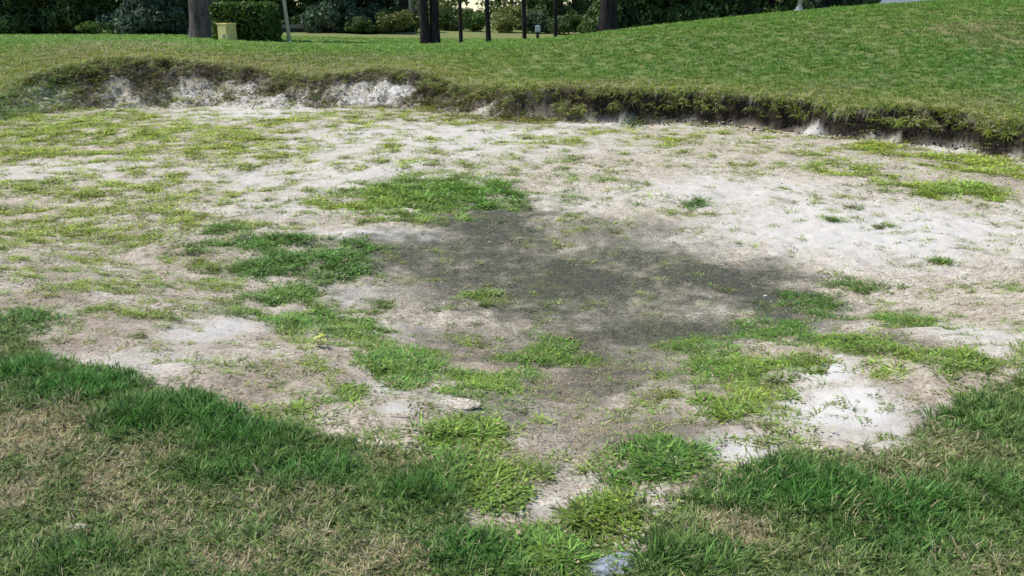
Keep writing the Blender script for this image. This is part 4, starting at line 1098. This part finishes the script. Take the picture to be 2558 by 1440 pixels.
bush(30, 49, 3.0, 0.9, 1, 'low green bush at the foot of the tree line at far left', 609)
bush(250, 49, 3.2, 0.8, 1, 'low green shrub at the foot of the tree line, midway to the pine', 610)
bush(1478, 52, 1.8, 1.2, 1, 'small bright green bush left of the dark leaning trunk', 611)

def pine(u, Y, r, h, label, bark, seed, lean=0.0, twin=None, crown=True, group=None):
    x, y, z = at_base(u, Y)
    e = empty('pine_tree', (x, y, z)); tag(e, label, 'tree', group)
    link('trunk', trunk_mesh('trunk', r, h, seed, lean=lean), bark, e)
    if twin: o = link('trunk', trunk_mesh('trunk', twin[1], h, seed + 1, lean=-lean), bark, e); o.location = (twin[0], 0.1, 0)
    me = HIGH[seed % 2][0].copy(); me.materials.clear(); c = link('crown', me, M_leaf[0], e); c.scale = (0.8, 0.8, h / 12.5); c.rotation_euler = (0, 0, seed)
    for j in range(4):
        a = j * 1.6 + seed; limb('limb', (0, 0, h * (.55 + .07 * j)), (2.2 * math.cos(a), 2.2 * math.sin(a), h * (.68 + .06 * j)), r * .3, r * .1, bark, e, j)
    return e
pine(514, 41, 0.60, 13, 'large pine with a grey flaking trunk beside the yellow cabinet', M_bark_grey, 701, -0.01)
pine(1063, 35.5, 0.20, 14, 'dark pine with two trunks rising side by side near the centre', M_bark_dark, 703, 0.0, (0.40, 0.20))
pine(1152, 37, 0.085, 13, 'first and thinnest trunk right of the twin trunk pine', M_bark_dark, 705)
pine(1221, 36, 0.105, 13, 'second slim dark trunk right of the twin trunk pine', M_bark_dark, 707)
pine(1311, 38, 0.095, 13, 'third slim dark trunk, just left of the white marker', M_bark_dark, 709)
pine(1388, 40, 0.095, 13, 'fourth slim dark trunk, just right of the white marker', M_bark_dark, 711)
pine(1516, 32, 0.33, 12, 'thick dark trunk standing behind the crest where the bank begins to rise', M_bark_dark, 713, 0.012)
pine(1885, 46, 0.36, 12, 'black trunk behind the bank left of the right hand post', M_bark_dark, 715)

# the wood that closes the view behind the single trees
def far_wood():
    R = np.random.default_rng(901); cs = []; rs = []
    for i in range(420):
        u = R.uniform(-900, 3500); Y = R.uniform(68, 84)
        if (1150 < u < 1315 or 1445 < u < 1500 or 955 < u < 1050) and R.uniform() < 0.45: continue
        x = (u - 1279) / FPX * Y * 1.0; r = R.uniform(1.2, 2.4)
        cs.append((x, Y, R.uniform(0.2, 8.0) ** 1.0)); rs.append((r, r, r * 0.8))
    for i in range(170):
        u = R.uniform(-900, 3500); Y = R.uniform(66, 70)
        if 1150 < u < 1315 or 1445 < u < 1500 or 955 < u < 1050: continue
        cs.append(((u - 1279) / FPX * Y, Y, 0.6)); rs.append((1.5, 1.2, 0.9))
    o = link('far_wood', leaf_cloud('far_wood', 90000, cs, rs, (0.12, 0.30), 902), M_leaf[0])
    tag(o, 'dark wood closing the view behind the single trees', 'wood', kind='stuff')
    o = link('lit_boughs', leaf_cloud('lit_boughs', 30000, [(c[0], c[1] - 2.2, c[2] * 0.8) for c in cs], [(r[0] * .7, r[1] * .7, r[2] * .6) for r in rs], (0.10, 0.26), 903), M_leaf[2])  # second leaf layer, sunlight on the boughs given by a lighter colour
    tag(o, 'boughs coloured lighter as if sunlit in front of the dark wood', 'foliage', kind='stuff')
far_wood()

# lamp posts
def post(u, Y, r, h, label, lean):
    x, y, z = at_base(u, Y); e = empty('lamp_post', (x, y, z)); tag(e, label, 'lamp post', 'pale slender posts beyond the bunker')
    bm = bmesh.new(); cyl(bm, (0, 0, h / 2), r, h + .2, 14, r * .7); o = link('pole', bm_mesh('pole', bm, True), M_metal, e); 
    bm = bmesh.new(); cyl(bm, (0, 0, .03), r * 2.2, .08, 14); cyl(bm, (0, 0, .10), r * 1.5, .08, 14); link('base', bm_mesh('base', bm), M_metal, e)
    bm = bmesh.new(); bx(bm, (.35, 0, h), (.8, .16, .09), bev=.02); link('lamp_head', bm_mesh('lamp_head', bm), M_greyp, e)
    e.rotation_euler = (0, lean, 0)
post(724, 37, .085, 6.5, 'pale grey lamp post leaning slightly left of vertical, right of the clipped hedge', -0.05)
post(1996, 25, .065, 6.0, 'pale slim post standing on the crest of the bank', 0.0)

# yellow cabinet
x, y, z = at_base(570, 36.2)
e = empty('utility_cabinet', (x, y, z), -0.55); tag(e, 'pale yellow utility cabinet standing between the grey pine and the hedge', 'cabinet')
bm = bmesh.new(); bx(bm, (0, 0, .33), (.62, .5, .74), bev=.015); link('body', bm_mesh('body', bm), M_yellow, e)
bm = bmesh.new(); bx(bm, (0, 0, .72), (.69, .56, .06), bev=.015); link('lid', bm_mesh('lid', bm), M_yellow, e)
bm = bmesh.new(); bx(bm, (0.04, -.262, .36), (.46, .02, .52), bev=.006); d = link('door', bm_mesh('door', bm), M_yellow, e)
bm = bmesh.new(); bx(bm, (.10, -.28, .22), (.14, .016, .12), bev=.004); link('vent_plate', bm_mesh('vent_plate', bm), M_greyp, d)

# white tee marker
x, y, z = at_base(1343, 38.5)
e = empty('marker', (x, y, z)); tag(e, 'small white marker on a foot coloured dark for the shade below it between the third and fourth thin trunks', 'marker')
bm = bmesh.new(); bx(bm, (0, 0, .50), (.24, .14, .30), bev=.03); link('marker_head', bm_mesh('marker_head', bm), M_white, e)
bm = bmesh.new(); cyl(bm, (0, 0, .17), .07, .40, 10); link('post', bm_mesh('post', bm), M_darkp, e)  # dark colour stands for the shade beneath the marker head

# long low grey wall with a white box behind, right of the lamp post
x, y, z = at_base(770, 56)
e = empty('low_wall', (x, y, z)); tag(e, 'long low grey wall in the shade of the trees right of the lamp post', 'wall')
bm = bmesh.new(); bx(bm, (0, 0, .38), (5.2, .25, .22), bev=.01); link('coping', bm_mesh('coping', bm), M_greyp, e)
bm = bmesh.new(); bx(bm, (0, 0, .10), (5.0, .18, .34)); link('wall_face', bm_mesh('wall_face', bm), M_darkp, e)
x, y, z = at_base(820, 56)
e = empty('sign', (x, y - .02, z + .49)); tag(e, 'small white sign standing on the low grey wall', 'sign')
bm = bmesh.new(); bx(bm, (0, 0, .40), (.42, .04, .26), bev=.01); link('board', bm_mesh('board', bm), M_white, e)
bm = bmesh.new(); cyl(bm, (0, .035, .2), .025, .42, 8); link('post', bm_mesh('post', bm), M_darkp, e)

# houses far behind
def house(name, u, Y, w, d, h, rh, wall, roof, label, wins, yaw=0, dz=0):
    x, y, z = at_base(u, Y); e = empty(name, (x, y, z + dz), yaw); tag(e, label, 'house')
    bm = bmesh.new(); bx(bm, (0, 0, h / 2), (w, d, h)); link('wall', bm_mesh('wall', bm), wall, e)
    bm = bmesh.new(); o = .4
    v = [bm.verts.new(p) for p in [(-w/2-o, -d/2-o, h), (w/2+o, -d/2-o, h), (w/2+o, d/2+o, h), (-w/2-o, d/2+o, h), (-w/2-o, 0, h+rh), (w/2+o, 0, h+rh)]]
    for q in ((0, 1, 5, 4), (2, 3, 4, 5), (0, 4, 3), (1, 2, 5), (3, 2, 1, 0)): bm.faces.new([v[i] for i in q])
    link('roof', bm_mesh('roof', bm), roof, e)
    for wx in wins:
        bm = bmesh.new(); 
        for cx, cz, sx, sz in ((0, .55, 1.1, .08), (0, -.55, 1.1, .08), (-.51, 0, .08, 1.02), (.51, 0, .08, 1.02)): bx(bm, (cx, 0, cz), (sx, .08, sz))
        f = link('window', bm_mesh('window', bm), M_white, e, (wx, -d / 2 - .03, 1.5))
        bm = bmesh.new(); bx(bm, (0, .015, 0), (.94, .03, 1.02)); link('pane', bm_mesh('pane', bm), M_glass, f)
    bm = bmesh.new(); bx(bm, (w * .42, -d / 2 - .03, 1.0), (.9, .05, 2.0)); link('door', bm_mesh('door', bm), M_greyp, e)
house('white_house', 1005, 82, 4.2, 6, 3.0, 1.3, M_white, M_greyp, 'white walled house glimpsed left of the twin trunk pine', [-1.0, .6], 0.0, 0.3)
house('grey_roofed_house', 2262, 64, 6.6, 6, 2.3, 1.6, M_white, M_roof, 'house with a blue grey roof showing above the crest at right', [-1.8, 0.2], 0.0, -1.2)
house('distant_house', 1478, 92, 3.0, 5, 3.4, 1.4, M_roof, M_roof, 'bluish distant house left of the dark leaning trunk', [-.6], 0.0, 0.0)

# crooked grass stems and the broken sprig under the right hand lip
x, y, z = put(1575, 318)
e = empty('lip_shrub', (x, y, z)); tag(e, 'leafy sprig leaning against the dark bank under the right hand lip', 'plant')
b = link('leaf_mat', leaves('leaf_mat', 160, 0.35, (0.03, 0.07), 0.30, 801), M_turf2, e)
limb('stem', (0, 0, 0), (0.28, 0.1, 0.34), 0.014, 0.006, M_bark_dark, e, 3)

for o in bpy.data.objects:
    if o.parent is not None and o.name.split('.')[0] in ('leaf_mat', 'blades', 'root_crown'): o['kind'] = 'stuff'
